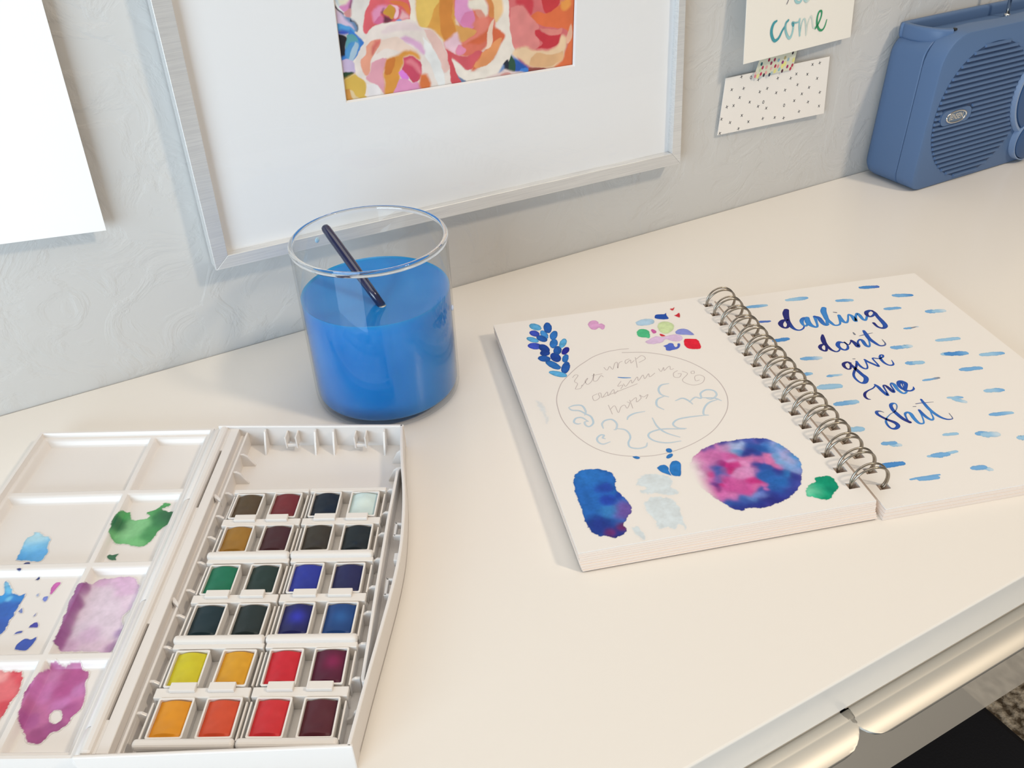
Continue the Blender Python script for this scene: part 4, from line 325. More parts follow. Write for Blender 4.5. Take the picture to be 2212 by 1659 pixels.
STAIN = [('green_stain',(70,150,80),[(-41.23,-77.89),(-42.7,-69.58),(-41.99,-63.65),(-39.83,-59.82),(-37.53,-60.32),(-35.6,-64.67),(-31.59,-65.8),(-26.39,-63.63),(-29.0,-59.67),(-24.89,-57.6),(-22.13,-53.26),(-18.46,-52.91),(-18.14,-55.14),(-21.99,-57.24),(-18.18,-59.52),(-14.54,-60.48),(-13.29,-66.94),(-15.74,-70.25),(-17.87,-74.36),(-18.8,-80.05),(-20.73,-84.42),(-24.9,-85.68),(-30.22,-83.8),(-35.64,-83.28),(-39.52,-80.77)],[((-40.25,-71.32),4.4,(24,92,48)),((-16.86,-63.44),5.5,(20,84,48)),((-19.31,-68.48),4.95,(40,112,60)),((-33.6,-74.8),5.5,(128,186,126)),((-29.5,-69.91),5.5,(124,184,124)),((-22.91,-75.06),4.4,(60,134,72)),((-27.6,-83.06),4.4,(110,176,110))]),('green_stain',(36,96,60),[(-38.04,-91.88),(-37.06,-90.74),(-35.46,-91.16),(-32.68,-90.21),(-33.41,-92.76),(-32.09,-94.71),(-34.67,-94.66),(-36.96,-93.45)],[]),('blue_stain',(110,176,214),[(-84.07,-93.95),(-84.38,-87.31),(-85.88,-79.27),(-83.25,-76.06),(-83.82,-73.57),(-81.34,-73.8),(-78.47,-76.18),(-74.32,-77.51),(-71.85,-83.63),(-69.9,-89.21),(-70.87,-94.01),(-74.63,-94.54)],[((-81.53,-92.07),4.95,(60,144,204)),((-73.98,-92.24),4.95,(84,156,208)),((-80.23,-85.03),4.95,(110,178,216)),((-80.69,-77.76),4.95,(170,206,216))]),('ink_speck',(46,54,110),[(-78.91,-96.36),(-77.95,-95.39),(-75.93,-95.43),(-75.03,-97.59),(-76.27,-98.32)],[]),('ink_speck',(46,54,110),[(-73.26,-97.47),(-72.04,-97.04),(-70.27,-97.54),(-70.54,-98.44),(-72.19,-98.56)],[]),('ink_speck',(46,54,110),[(-77.56,-103.69),(-76.22,-103.2),(-75.01,-103.6),(-75.89,-104.47)],[]),('ink_speck',(46,54,110),[(-67.78,-107.07),(-66.77,-105.99),(-65.81,-106.01),(-66.15,-107.32)],[]),('blue_stain',(36,100,180),[(-82.82,-117.98),(-79.12,-115.87),(-82.33,-108.69),(-81.51,-108.25),(-77.87,-111.47),(-75.09,-115.07),(-71.48,-116.89),(-68.44,-116.52),(-68.17,-119.57),(-67.98,-125.55),(-67.93,-131.81),(-67.49,-136.72),(-68.24,-141.11),(-70.38,-142.66)],[((-80.96,-110.06),1.65,(120,186,216)),((-78.15,-113.68),2.2,(100,180,216)),((-74.86,-119.0),1.65,(110,186,220)),((-78.84,-118.49),2.75,(40,140,204)),((-71.74,-117.76),2.75,(30,120,190)),((-73.04,-125.46),4.4,(26,84,166)),((-70.66,-136.26),4.95,(30,76,160))]),('ink_speck',(196,90,164),[(-56.22,-116.32),(-57.2,-113.22),(-56.74,-109.66),(-55.37,-108.88),(-54.06,-109.35),(-54.21,-111.5),(-54.89,-114.59),(-55.44,-116.77)],[]),('ink_speck',(110,124,196),[(-58.27,-119.97),(-58.22,-118.46),(-56.42,-117.97),(-55.93,-119.8),(-56.49,-121.51)],[]),('ink_speck',(54,52,150),[(-56.93,-136.98),(-56.75,-135.29),(-54.34,-133.78),(-52.73,-136.77),(-54.38,-136.87)],[]),('ink_speck',(70,84,160),[(-61.95,-140.62),(-61.38,-139.24),(-59.09,-138.96),(-59.04,-140.07),(-60.8,-140.44)],[]),('ink_speck',(40,72,166),[(-57.52,-149.56),(-57.91,-146.78),(-56.48,-144.07),(-54.92,-143.31),(-52.69,-143.94),(-50.75,-142.59),(-50.31,-144.56),(-51.08,-148.05),(-52.32,-150.14)],[]),('ink_speck',(110,124,176),[(-66.66,-127.26),(-65.83,-125.17),(-64.28,-127.73),(-65.08,-128.13)],[]),('ink_speck',(130,130,170),[(-58.18,-130.13),(-57.72,-128.26),(-57.21,-129.73),(-57.75,-130.34)],[]),('ink_speck',(160,168,196),[(-62.75,-117.06),(-61.9,-115.99),(-61.22,-117.09),(-61.56,-118.18)],[]),('lilac_stain',(208,180,196),[(-38.9,-148.63),(-38.76,-142.79),(-40.12,-135.98),(-40.29,-131.07),(-42.08,-123.07),(-41.53,-119.65),(-41.99,-113.74),(-38.94,-112.92),(-35.63,-107.61),(-30.36,-107.05),(-24.48,-106.26),(-19.71,-106.13),(-14.85,-110.96),(-12.94,-118.04),(-12.78,-126.58),(-15.17,-130.7),(-14.72,-133.18),(-13.13,-136.05),(-11.66,-135.67),(-11.18,-142.86),(-11.93,-147.53),(-13.1,-151.79),(-19.85,-151.42),(-28.81,-151.09),(-35.13,-151.06),(-37.58,-149.8)],[((-37.78,-148.65),2.53,(136,64,124)),((-37.88,-145.55),2.53,(136,64,124)),((-38.02,-142.41),2.53,(136,64,124)),((-38.18,-139.23),2.53,(136,64,124)),((-38.37,-136.01),2.53,(136,64,124)),((-38.58,-132.75),2.53,(136,64,124)),((-38.83,-129.44),2.53,(136,64,124)),((-39.11,-126.09),2.53,(136,64,124)),((-39.42,-122.69),2.53,(136,64,124)),((-39.76,-119.25),2.53,(136,64,124)),((-40.13,-115.76),2.53,(136,64,124)),((-33.1,-108.79),3.3,(198,156,186)),((-23.09,-108.1),3.85,(206,166,194)),((-19.17,-113.98),3.85,(208,170,196)),((-15.01,-120.59),2.75,(216,192,204)),((-31.87,-120.27),5.5,(208,188,198)),((-25.09,-128.86),6.6,(210,190,200)),((-26.66,-141.02),4.4,(192,158,182)),((-33.22,-136.91),4.4,(208,188,200)),((-18.53,-137.17),5.5,(210,190,200)),((-13.42,-150.19),2.75,(170,128,164)),((-13.08,-141.25),2.2,(168,136,172)),((-32.99,-148.72),3.3,(190,150,178)),((-32.52,-130.8),3.85,(212,190,200))]),('magenta_stain',(180,96,142),[(-37.16,-186.14),(-37.99,-181.32),(-39.29,-175.14),(-38.63,-170.09),(-38.05,-166.56),(-36.63,-162.33),(-34.87,-159.36),(-30.89,-160.09),(-28.05,-160.13),(-26.01,-158.99),(-22.6,-159.04),(-21.13,-161.23),(-18.11,-162.43),(-17.52,-165.88),(-16.2,-171.03),(-14.64,-176.08),(-13.91,-180.4),(-15.31,-183.41),(-16.45,-187.57),(-18.48,-190.78),(-21.13,-191.91),(-22.06,-193.34),(-22.85,-195.63),(-25.13,-196.88),(-27.81,-196.71),(-30.45,-194.97),(-32.88,-192.07),(-35.6,-189.12)],[((-38.76,-174.52),2.2,(146,44,110)),((-25.86,-171.54),4.4,(164,64,124)),((-23.38,-165.79),3.85,(166,70,128)),((-34.76,-164.0),3.85,(192,120,168)),((-33.87,-172.06),4.4,(190,110,166)),((-33.51,-187.37),3.3,(160,76,134)),((-26.13,-194.73),3.85,(150,60,116)),((-21.52,-190.45),3.3,(150,64,120)),((-23.38,-177.21),3.3,(186,108,164)),((-18.54,-170.68),3.3,(186,110,164)),((-18.79,-181.56),3.3,(160,72,128))]),('red_stain',(206,80,90),[(-61.65,-160.63),(-58.07,-161.02),(-56.52,-161.87),(-52.71,-161.59),(-49.84,-162.3),(-48.05,-161.33),(-47.74,-163.15),(-46.31,-166.44),(-44.93,-171.91),(-45.31,-175.68),(-45.91,-180.0),(-46.18,-182.73),(-46.6,-185.14),(-48.23,-187.2)],[((-52.14,-162.76),2.75,(206,56,70)),((-55.94,-163.03),3.3,(226,150,146)),((-46.7,-167.09),2.75,(206,60,72)),((-47.7,-179.67),3.3,(196,54,66)),((-50.71,-170.25),4.4,(214,100,104))])]
STAINHOLE = [(-21.67,-182.22),(-20.62,-183.46),(-20.07,-184.91),(-20.12,-186.27),(-20.76,-187.28),(-21.86,-187.75),(-23.2,-187.58),(-24.53,-186.8),(-25.59,-185.57),(-26.15,-184.13),(-26.12,-182.75),(-25.49,-181.72),(-24.37,-181.25),(-23.01,-181.42)]
COME = [([(74,150,150),(74,150,150),(74,150,150)],[(33.76,26.46,1.41),(30.56,25.06,2.34),(28.59,20.96,2.82),(29.23,16.42,2.83),(32.56,12.06,2.38),(37.08,13.25,2.07),(40.47,17.84,1.75),(43.08,20.62,1.59)]),([(74,150,150),(158,198,186),(158,198,186)],[(46.96,24.98,1.59),(44.27,22.98,1.9),(44.29,18.52,2.07),(46.8,13.63,2.25),(49.83,11.21,2.1),(52.17,14.07,1.77),(53.05,19.08,1.77),(51.74,21.84,1.92)]),([(74,150,150),(158,198,186)],[(52.89,20.39,2.4),(51.67,22.36,1.92),(54.68,21.9,1.28),(58.15,21.83,1.13),(59.97,23.15,1.29)]),([(158,198,186),(158,198,186)],[(59.89,23.8,1.61),(60.04,18.65,1.62),(61.46,11.3,1.47)]),([(158,198,186),(210,214,192)],[(61.37,11.97,0.98),(62.75,20.81,0.97),(65.43,23.29,1.13),(67.52,18.79,1.47),(68.87,10.78,1.32)]),([(210,214,192),(210,214,192)],[(68.78,11.45,0.99),(69.91,19.72,0.98),(72.84,24.12,1.14),(74.88,20.26,1.31),(76.56,15.46,1.32),(79.31,14.05,1.32)]),([(64,148,96),(64,148,96),(64,148,96),(64,148,96)],[(79.31,14.05,1.82),(82.45,17.17,1.65),(85.03,21.99,1.48),(85.08,25.87,1.64),(82.21,25.96,1.64),(80.53,22.01,1.81),(80.97,16.74,2.15),(84.17,12.31,2.0),(87.92,11.4,1.51),(90.65,13.95,1.34),(92.33,18.62,0.83)]),([(120,110,110),(120,110,110)],[(43.64,37.14,0.7),(45.26,39.76,0.7),(45.53,41.58,0.7)]),([(158,198,186),(158,198,186)],[(52.57,39.37,1.88),(54.8,37.06,2.21),(58.3,36.44,1.9),(60.11,37.69,1.74)]),([(158,198,186),(210,214,192)],[(63.07,37.59,1.59),(65.76,35.96,1.91),(68.66,36.5,1.6)])]
CROSS = [(499.65,115.25),(517.49,110.14),(537.95,108.09),(551.98,105.79),(557.62,108.38),(569.82,106.26),(573.98,113.53),(581.84,113.64),(581.6,101.01),(560.52,99.15),(573.97,94.75),(587.08,88.54),(491.05,106.48),(503.25,105.5),(520.54,99.92),(528.09,101.44),(538.34,96.17),(547.59,96.86),(566.88,90.55),(500.1,98.71),(511.1,93.15),(559.47,86.06),(575.21,82.34),(588.63,76.57),(487.82,93.22),(494.6,93.13),(520.66,88.05),(529.67,85.0),(566.55,75.8),(504.33,83.39),(483.55,84.1),(492.81,79.6),(512.13,76.84),(527.26,76.78),(540.23,75.25),(550.24,73.11),(502.35,72.76),(483.29,72.46)]
RINGO = [(509.56,113.15),(525.68,90.71),(548.86,84.02)]
TDOT = [((517.02,122.99),(60,100,96)),((524.5,125.05),(150,50,66)),((530.51,124.26),(170,60,80)),((527.25,122.06),(160,60,84)),((539.39,120.91),(150,60,110)),((534.79,123.12),(150,180,180)),((541.48,124.12),(190,170,110)),((545.23,122.19),(150,180,180)),((518.58,119.91),(180,60,84)),((522.69,119.6),(226,160,150)),((527.69,117.78),(232,176,160)),((531.95,119.02),(180,50,76)),((534.89,118.35),(226,150,140)),((545.15,116.59),(170,50,90)),((550.4,116.8),(180,60,76)),((548.82,114.29),(190,50,76)),((536.64,115.68),(150,190,180)),((517.45,115.13),(196,60,84)),((522.66,115.32),(232,160,150)),((511.57,114.25),(226,130,130)),((511.41,116.45),(226,190,170)),((528.81,113.85),(170,190,180)),((520.65,113.73),(60,60,64)),((526.66,113.03),(70,70,80)),((540.09,113.89),(90,50,60)),((549.26,126.87),(70,60,60)),((516.31,118.37),(196,204,150)),((532.24,115.15),(226,214,130)),((514.33,113.8),(230,220,140)),((539.55,117.96),(236,222,130)),((542.08,119.27),(236,222,130)),((551.02,120.95),(226,216,130))]
TAPE = [(510.32,113.51),(551.5,113.11),(554.3,132.41),(516.47,132.31)]

# ------------------------------------------------------------------ setting
wl=MB();wl.box(-2500,2600,0.6,60,-740,1800)
tag(wl.build('wall_back',m_wall),kind='structure',label='pale grey textured plaster wall behind the desk')
fl=MB();fl.box(-2500,2600,-3000,0.6,-760,-740)
tag(fl.build('floor',m_carpet),kind='structure',label='mottled beige carpet seen below the desk edge')

# ------------------------------------------------------------------ desk
desk=root('desk','long glossy white writing desk against the textured wall','desk',(0.25,-0.2,-0.74))
DX,DY,DZ=-250,200,740
def dk(mb,name,m,parent=desk,**k):
    mb.v=[(x+DX,y+DY,z+DZ) for x,y,z in mb.v];return mb.build(name,m,parent,**k)
b=MB();b.box(-650,1150,-405.5,-.2,-25.5,0);dk(b,'desktop',m_desk,bevel=1.1,seg=3)
for x0,x1 in ((-650,-632),(1132,1150)):
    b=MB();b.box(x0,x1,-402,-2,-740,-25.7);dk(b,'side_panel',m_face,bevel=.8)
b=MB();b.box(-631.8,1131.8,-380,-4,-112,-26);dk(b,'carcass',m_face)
def drawer(x0,x1,h0,h1):
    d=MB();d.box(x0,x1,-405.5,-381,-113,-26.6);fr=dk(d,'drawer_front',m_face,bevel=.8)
    # folded pull: a satin plate that leaves the gap above the front, runs out and curls down
    prof=[(-396,-26.7),(-405.6,-26.7),(-409.6,-26.8)]+[(-409.8-11.2*t,-26.9-.9*t-3.6*t**2.4) for t in np.linspace(0,1,16)]
    NX=90;v=[];f=[];n=len(prof);R_=17
    L=np.cumsum([0]+[math.dist(prof[i],prof[i+1]) for i in range(n-1)])
    for k in range(NX+1):
        s=-math.cos(math.pi*k/NX);xx=(h0+h1)/2+(h1-h0)/2*s;e=min(xx-h0,h1-xx)
        cut=0 if e>=R_ else R_-math.sqrt(max(R_*R_-(R_-e)**2,0))
        Lm=max(L[-1]-cut,9.7)
        for i in range(n):
            l=min(L[i],Lm);y=np.interp(l,L,[q[0] for q in prof]);z=np.interp(l,L,[q[1] for q in prof]);v.append((xx,y,z))
    for k in range(NX):
        for i in range(n-1): f.append((k*n+i,(k+1)*n+i,(k+1)*n+i+1,k*n+i+1))
    h=MB();h.add(v,f)
    h.v=[(x+DX,y+DY,z+DZ) for x,y,z in h.v]
    ho=h.build('drawer_handle',m_silver,fr,smooth='all');sd=ho.modifiers.new('thickness','SOLIDIFY');sd.thickness=.0012;sd.offset=-1
    tag(ho,label='satin silver curved pull along the drawer top')
drawer(-630,232.6,-330,236.5);drawer(234.4,1130,231.5,760)

# ------------------------------------------------------------------ stool under the desk
st=root('stool','black fabric stool tucked under the front of the desk','stool',(0.30,-0.50,-0.74))
s=MB();s.box(-215,211.5,-190,190,330,450);s.build('seat',m_black,st,bevel=8,seg=3)
for sx in (-195,185):
    for sy in (-170,160): s=MB();s.box(sx-14,sx+14,sy-14,sy+14,0,330);s.build('leg',m_black,st,bevel=2)

# ------------------------------------------------------------------ picture frame
FP=root('picture_frame','silver framed floral art print with a wide white mat, hung on the wall','picture frame',(0.25,0,0.068))
fx,fz=250,68
def q3(x,y,z): return (x-fx,y,z-fz)
def ext(a,b,z): t=(z-a[1])/(b[1]-a[1]);return (a[0]+(b[0]-a[0])*t,z)
oBL,oBR,oTLm,oTRm=(68.1,67.1),(435.2,60.7),(69.2,228.3),(429.4,183.2)
ZT=470
oTL=ext(oBL,oTLm,ZT);oTR=ext(oBR,oTRm,ZT-5)
iBL,iBR=(77.6,75.1),(426.8,70.2);iTL=ext(iBL,(80.2,226.6),ZT-10);iTR=ext(iBR,(424.3,183.4),ZT-14)
def rail(a,b,c,d):
    # a,b outer corners; d,c inner corners; front, lip, side and back
    m=MB();ys=[(a,-.8),(a,-14.5),(d,-13.6),(d,-7.2)];ye=[(b,-.8),(b,-14.5),(c,-13.6),(c,-7.2)]
    v=[q3(p[0],y,p[1]) for p,y in ys]+[q3(p[0],y,p[1]) for p,y in ye]
    m.add(v,[(0,1,5,4),(1,2,6,5),(2,3,7,6),(3,0,4,7),(0,3,2,1),(4,5,6,7)]);return m.build('frame_rail',m_frame,FP,bevel=.35)
rail(oBL,oBR,iBR,iBL);rail(oBR,oTR,iTR,iBR);rail(oTR,oTL,iTL,iTR);rail(oTL,oBL,iBL,iTL)
aBL,aBR,aTL,aTR=(170.8,153.65),(340.3,149.35),(173.6,300),(345.5,297)
m=MB();mo=[oBL,oBR,oTR,oTL];mi=[aBL,aBR,aTR,aTL];sh=lambda q,c,k:(q[0]+(c[0]-q[0])*k,q[1]+(c[1]-q[1])*k)
cen=(250,250);mo=[sh(q,cen,.012) for q in mo];mb_=[sh(q,cen,.012) for q in mi]
v=[q3(p[0],-7.6,p[1]) for p in mo]+[q3(p[0],-7.6,p[1]) for p in mi]+[q3(p[0],-6.2,p[1]) for p in mb_]
m.add(v,[(i,(i+1)%4,4+(i+1)%4,4+i) for i in range(4)]+[(4+i,4+(i+1)%4,8+(i+1)%4,8+i) for i in range(4)]);m.build('mat_board',m_mat,FP)
g=MB();gv=[sh(q,cen,.012) for q in [oBL,oBR,oTR,oTL]];g.add([q3(p[0],-9.6,p[1]) for p in gv],[(0,1,2,3)]);g.build('glass_pane',m_pane,FP)
k=MB();k.add([q3(p[0],-2.0,p[1]) for p in gv]+[q3(p[0],-5.4,p[1]) for p in gv],[(3,2,1,0),(4,5,6,7),(0,1,5,4),(1,2,6,5),(2,3,7,6),(3,0,4,7)]);k.build('backing_board',m_mat,FP)
def art():
    res=.36;x0,x1,z0,z1=166,349,146,222
    nx=int((x1-x0)/res);nz=int((z1-z0)/res);X,Z=np.meshgrid(np.linspace(x0,x1,nx),np.linspace(z0,z1,nz));X=X.ravel();Z=Z.ravel()
    wh=(236,228,220);C_=np.tile(ref((238,222,206),wh),(len(X),1))
    wx=X+1.0*(vnoise(X,Z,4.2,3)-.5)+.35*(vnoise(X,Z,1.2,4)-.5);wz=Z+1.0*(vnoise(X,Z,4.2,13)-.5)+.35*(vnoise(X,Z,1.2,14)-.5)
    for i,(c,poly) in enumerate(ART):
        P_=spline(np.vstack([poly,poly[:1]]),3)[:-1];lo=P_.min(0)-2;hi=P_.max(0)+2
        s_=np.nonzero((X>lo[0])&(X<hi[0])&(Z>lo[1])&(Z<hi[1]))[0]
        if len(s_)==0: continue
        sd=sdist(wx[s_],wz[s_],P_);soft=.45 if i%3 else 1.3
        a=sm(sd,-soft,soft)[:,None]
        col=ref(c,wh)*(1+.07*(vnoise(X[s_]*.5+Z[s_],Z[s_]*.5-X[s_],3.4,i+60)-.5)+.16*(vnoise(X[s_],Z[s_],7.5,i+160)-.5))[:,None]
        C_[s_]=C_[s_]*(1-a)+col*a
    # more of the same bouquet above the part the camera sees
    mb=MB();mb.v=[q3(x,-5.6,z) for x,z in zip(X,Z)];idx=np.arange(nx*nz).reshape(nz,nx)
    mb.f=[tuple(r) for r in np.stack([idx[:-1,:-1],idx[:-1,1:],idx[1:,1:],idx[1:,:-1]],-1).reshape(-1,4)];mb.c=[tuple(r) for r in np.clip(C_,0,1)]
    # plain painterly continuation up to the top of the mat opening
    N=len(mb.v);zs=np.linspace(z1,304,40);xs=np.linspace(x0,x1,90);X2,Z2=np.meshgrid(xs,zs);X2=X2.ravel();Z2=Z2.ravel()
    pal=np.array([ref(c,wh) for c in ((238,222,206),(224,160,90),(222,120,110),(228,150,180),(214,84,90),(86,140,190))]);t=np.clip((vnoise(X2,Z2,16,77)*1.3-.15)*5,0,4.99);i=t.astype(int)
    c2=pal[i]*(1-(t-i))[:,None]+pal[np.minimum(i+1,5)]*(t-i)[:,None]
    idx=np.arange(90*40).reshape(40,90)+N
    mb.v+=[q3(x,-5.6,z) for x,z in zip(X2,Z2)];mb.f+=[tuple(r) for r in np.stack([idx[:-1,:-1],idx[:-1,1:],idx[1:,1:],idx[1:,:-1]],-1).reshape(-1,4)];mb.c+=[tuple(r) for r in np.clip(c2,0,1)]
    tag(mb.build('art_print',m_art,FP,smooth='all'),label='bright loose painted roses in pink, orange, cream and blue')
art()

# ------------------------------------------------------------------ papers on the wall
# blank sheet at left, its lower edge curling off the wall
def sheet(name,m,W,H,px,pz,yb,tilt,label,cat,curl):
    nx,nz=12,24;v=[];f=[]
    r=root(name,label,cat,(px*MM,0,pz*MM))
    for j in range(nz+1):
        for i in range(nx+1):
            s_,t=i/nx,j/nz;x=-W+s_*W;z=t*H;ca,sa=math.cos(tilt),math.sin(tilt)
            v.append((x*ca+z*.033,curl(s_,t),z+x*sa))
    for j in range(nz):
        for i in range(nx):
            a=j*(nx+1)+i;f.append((a,a+1,a+nx+2,a+nx+1))
    mb=MB();mb.add(v,f);o=mb.build('paper_sheet',m,r);sd=o.modifiers.new('t','SOLIDIFY');sd.thickness=.0003;sd.offset=1
    return r
sheet('blank_paper',m_sheet,210,297,13.3,106.6,8,-.097,'blank bright white paper sheet taped to the wall at far left','paper',lambda s_,t:-.8-(7.6-4*max(0,.3-s_)/.3*0)*(1-t)**.35)
# lettered card
E1=np.array([.9957,.0923,.0016]);E2=np.array([-.0086,.0749,.9972]);CB=np.array([487.1,-17.5,130.0])
LC=root('lettered_card','cream card lettered come in fading teal to green brush script, upper of two','card',tuple(CB*MM))
def cpt(s_,t,o=0):
    p=s_*E1+t*E2; 
    if t>50: 
        k=(t-50)/100; yb=CB[1]+p[1]; p=p.copy(); p[1]=min(p[1],-1.2-CB[1]) 
    return (p[0],p[1]-o,p[2])
v=[];f=[];nx,nz=10,20
for j in range(nz+1):
    for i in range(nx+1): v.append(cpt(124.7*i/nx,150*j/nz))
for j in range(nz):
    for i in range(nx): a=j*(nx+1)+i;f.append((a,a+1,a+nx+2,a+nx+1))
mb=MB();mb.add(v,f);o=mb.build('card',m_card,LC);sd=o.modifiers.new('t','SOLIDIFY');sd.thickness=.0004;sd.offset=1
CW=(234,224,204)
mb=MB()
for c,pts in COME: ribbon(mb,pts,c,CW,0,edge=.9)
mb.v=[cpt(x,y,.35+.3*z) for x,y,z in mb.v];mb.f=[q for q in mb.f]
tag(mb.build('lettering',m_cardink,LC),label='brush lettering shading from teal to green')
# dotted card
DC=root('patterned_card','small white card printed with tiny black crosses and rings, below the lettered card','card',(.4811,0,.0712))
def dpt(x,z,o=0):
    s_=(x-481)/115; return (x-481.1,-2.4-2.6*s_-o,z-71.2)
cn=[(481.1,71.2),(595.8,68.9),(592.1,117.3),(484.0,116.5)]
mb=MB();mb.add([dpt(*q) for q in cn]+[dpt(q[0],q[1],-.4) for q in cn],[(0,1,2,3),(7,6,5,4),(0,4,5,1),(1,5,6,2),(2,6,7,3),(3,7,4,0)]);mb.build('card',mat('card_white',(.83,.79,.745),.9,spec=.2),DC)
mb=MB();cc_=[(46,42,44)]*2
for i,(x,z) in enumerate(CROSS):
    a=.5+rng.uniform(-.25,.25);r_=1.25
    for d_ in (a,a+1.5): ribbon(mb,[(x-r_*math.cos(d_),z-r_*math.sin(d_),.42),(x+r_*math.cos(d_),z+r_*math.sin(d_),.42)],cc_,CW,0,edge=1)
for x,z in RINGO:
    ribbon(mb,[(x+.95*math.cos(k)*.8,z+1.2*math.sin(k),.4) for k in np.linspace(0,6.28,9)],cc_,CW,0,edge=1)
mb.v=[dpt(x,y,.12+.2*z) for x,y,z in mb.v];mb.build('printed_pattern',m_cardink,DC)
# washi tape
WT=root('washi_tape','translucent tape with red and green dots, joining the two cards on the wall','tape',(.532,0,.113))
tm=mat('dotted_tape',(.70,.69,.55),.6)
mb=MB();tq=[(x-532,-5.3,z-113) for x,z in TAPE];mb.add(tq+[(x,y+.2,z) for x,y,z in tq],[(0,1,2,3),(7,6,5,4),(0,4,5,1),(1,5,6,2),(2,6,7,3),(3,7,4,0)]);mb.build('strip',tm,WT)
mb=MB()
for i,((x,z),c) in enumerate(TDOT):
    big=1.9 if min(c)>120 and c[0]>200 and c[1]>190 else 1.45
    n=10;col=ref(c,CW);mb.add([(x-532,-5.45-.004*(i%5),z-113)]+[(x-532+big*.8*math.cos(6.283*k/n+.3)+.25*math.sin(6.283*k/n),-5.45-.004*(i%5),z-113+big*math.sin(6.283*k/n+.3)) for k in range(n)],[(0,1+k,1+(k+1)%n) for k in range(n)],[col]*(n+1))
mb.build('dots',m_cardink,WT)

# ------------------------------------------------------------------ radio
RX=.766
RD=root('portable_radio','steel blue portable radio with a slatted speaker, at the right end against the wall','radio',(RX,-.032,0))
rx,ry=766,-32
def rb(mb,name,m,parent=RD,**k):
    mb.v=[(x-rx,y-ry,z) for x,y,z in mb.v];return mb.build(name,m,parent,**k)
def outline(x0,x1,z0,z1,rb_,rt,n=8):
    out=[]
    for cx,cz,a0,r in ((x1-rt,z1-rt,0,rt),(x0+rt,z1-rt,90,rt),(x0+rb_,z0+rb_,180,rb_),(x1-rb_,z0+rb_,270,rb_)):
        for k in range(n+1):
            a=math.radians(a0+90*k/n);out.append((cx+r*math.cos(a),cz+r*math.sin(a)))
    return out
def shell(name,m,sections,bevel=0,parent=RD):
    # sections: list of (y, outline); lofted from the wall side to the front
    n=len(sections[0][1]);mb=MB();v=[];f=[]
    for y,o in sections: v+=[(x,y,z) for x,z in o]
    for i in range(len(sections)-1):
        for k in range(n): f.append((i*n+k,i*n+(k+1)%n,(i+1)*n+(k+1)%n,(i+1)*n+k))
    f+=[tuple(range(n-1,-1,-1)),tuple(range((len(sections)-1)*n,len(sections)*n))]
    mb.add(v,f);return rb(mb,name,m,parent,smooth=True,bevel=bevel)
def lean(o,k): return [(x-(0 if x>760 else k*max(0,1-z/133)),z) for x,z in o]
XR=872
def fsec(y,inset): return (y,lean(outline(664+inset,XR-inset,0.4+inset,133-inset,13,27),5.5))
front=shell('front_shell',m_radio,[fsec(-41.2,.6),fsec(-42,0),fsec(-58.2,0),fsec(-59.4,.5),fsec(-60,1.6)])
def bsec(y,i): return (y,lean(outline(664+i,XR-i,0.4+i,126-i,13,15),5.5))
back=shell('back_shell',m_radio,[bsec(-2.5,6),bsec(-4.5,2.5),bsec(-8,.6),bsec(-14,0),bsec(-40,0),bsec(-40.8,.6)])
# carrying handle: a U lying along the back top edge with an arm forward on each side
hb=MB();path=[(684,-47,128.0),(677,-41,128.0),(672.5,-31,128),(671,-19,128),(673,-10,128),(681,-6.6,128),(766,-6.2,128.4),(850,-6.6,128),(860,-10,128),(862,-19,128),(861,-31,128),(857,-41,128),(850,-47,128)]
sp=spline(path,6);T=np.gradient(sp,axis=0);T/=np.linalg.norm(T,axis=1)[:,None]
pth=[]
for o_,t_ in zip(sp,T):
    a=np.cross(t_,(0,0,1.));a/=np.linalg.norm(a);pth.append((o_,a*3.6,np.array([0,0,1.])*6.2))
hb.sweep([(math.copysign(abs(math.cos(k))**.5,math.cos(k)),math.copysign(abs(math.sin(k))**.5,math.sin(k))) for k in np.linspace(0,2*math.pi,21)[:-1]],pth)
rb(hb,'carrying_handle',m_radio,RD,smooth=True)
for xx in (686,848):
    hb=MB();hb.tube([(xx,-48.6,133.4),(xx,-46,133.3)],[1.3,1.3],10);rb(hb,'handle_pivot',m_dark)
# top ridge of the front half, with its wavy rear lip
hb=MB();wav=[(690,-41),(700,-37.5),(716,-36),(735,-38),(748,-40),(770,-38),(800,-36),(835,-37),(846,-41),(846,-46),(690,-46)];hb.prism(wav,121,132.6);rb(hb,'top_lip',m_radio,RD,bevel=.8)
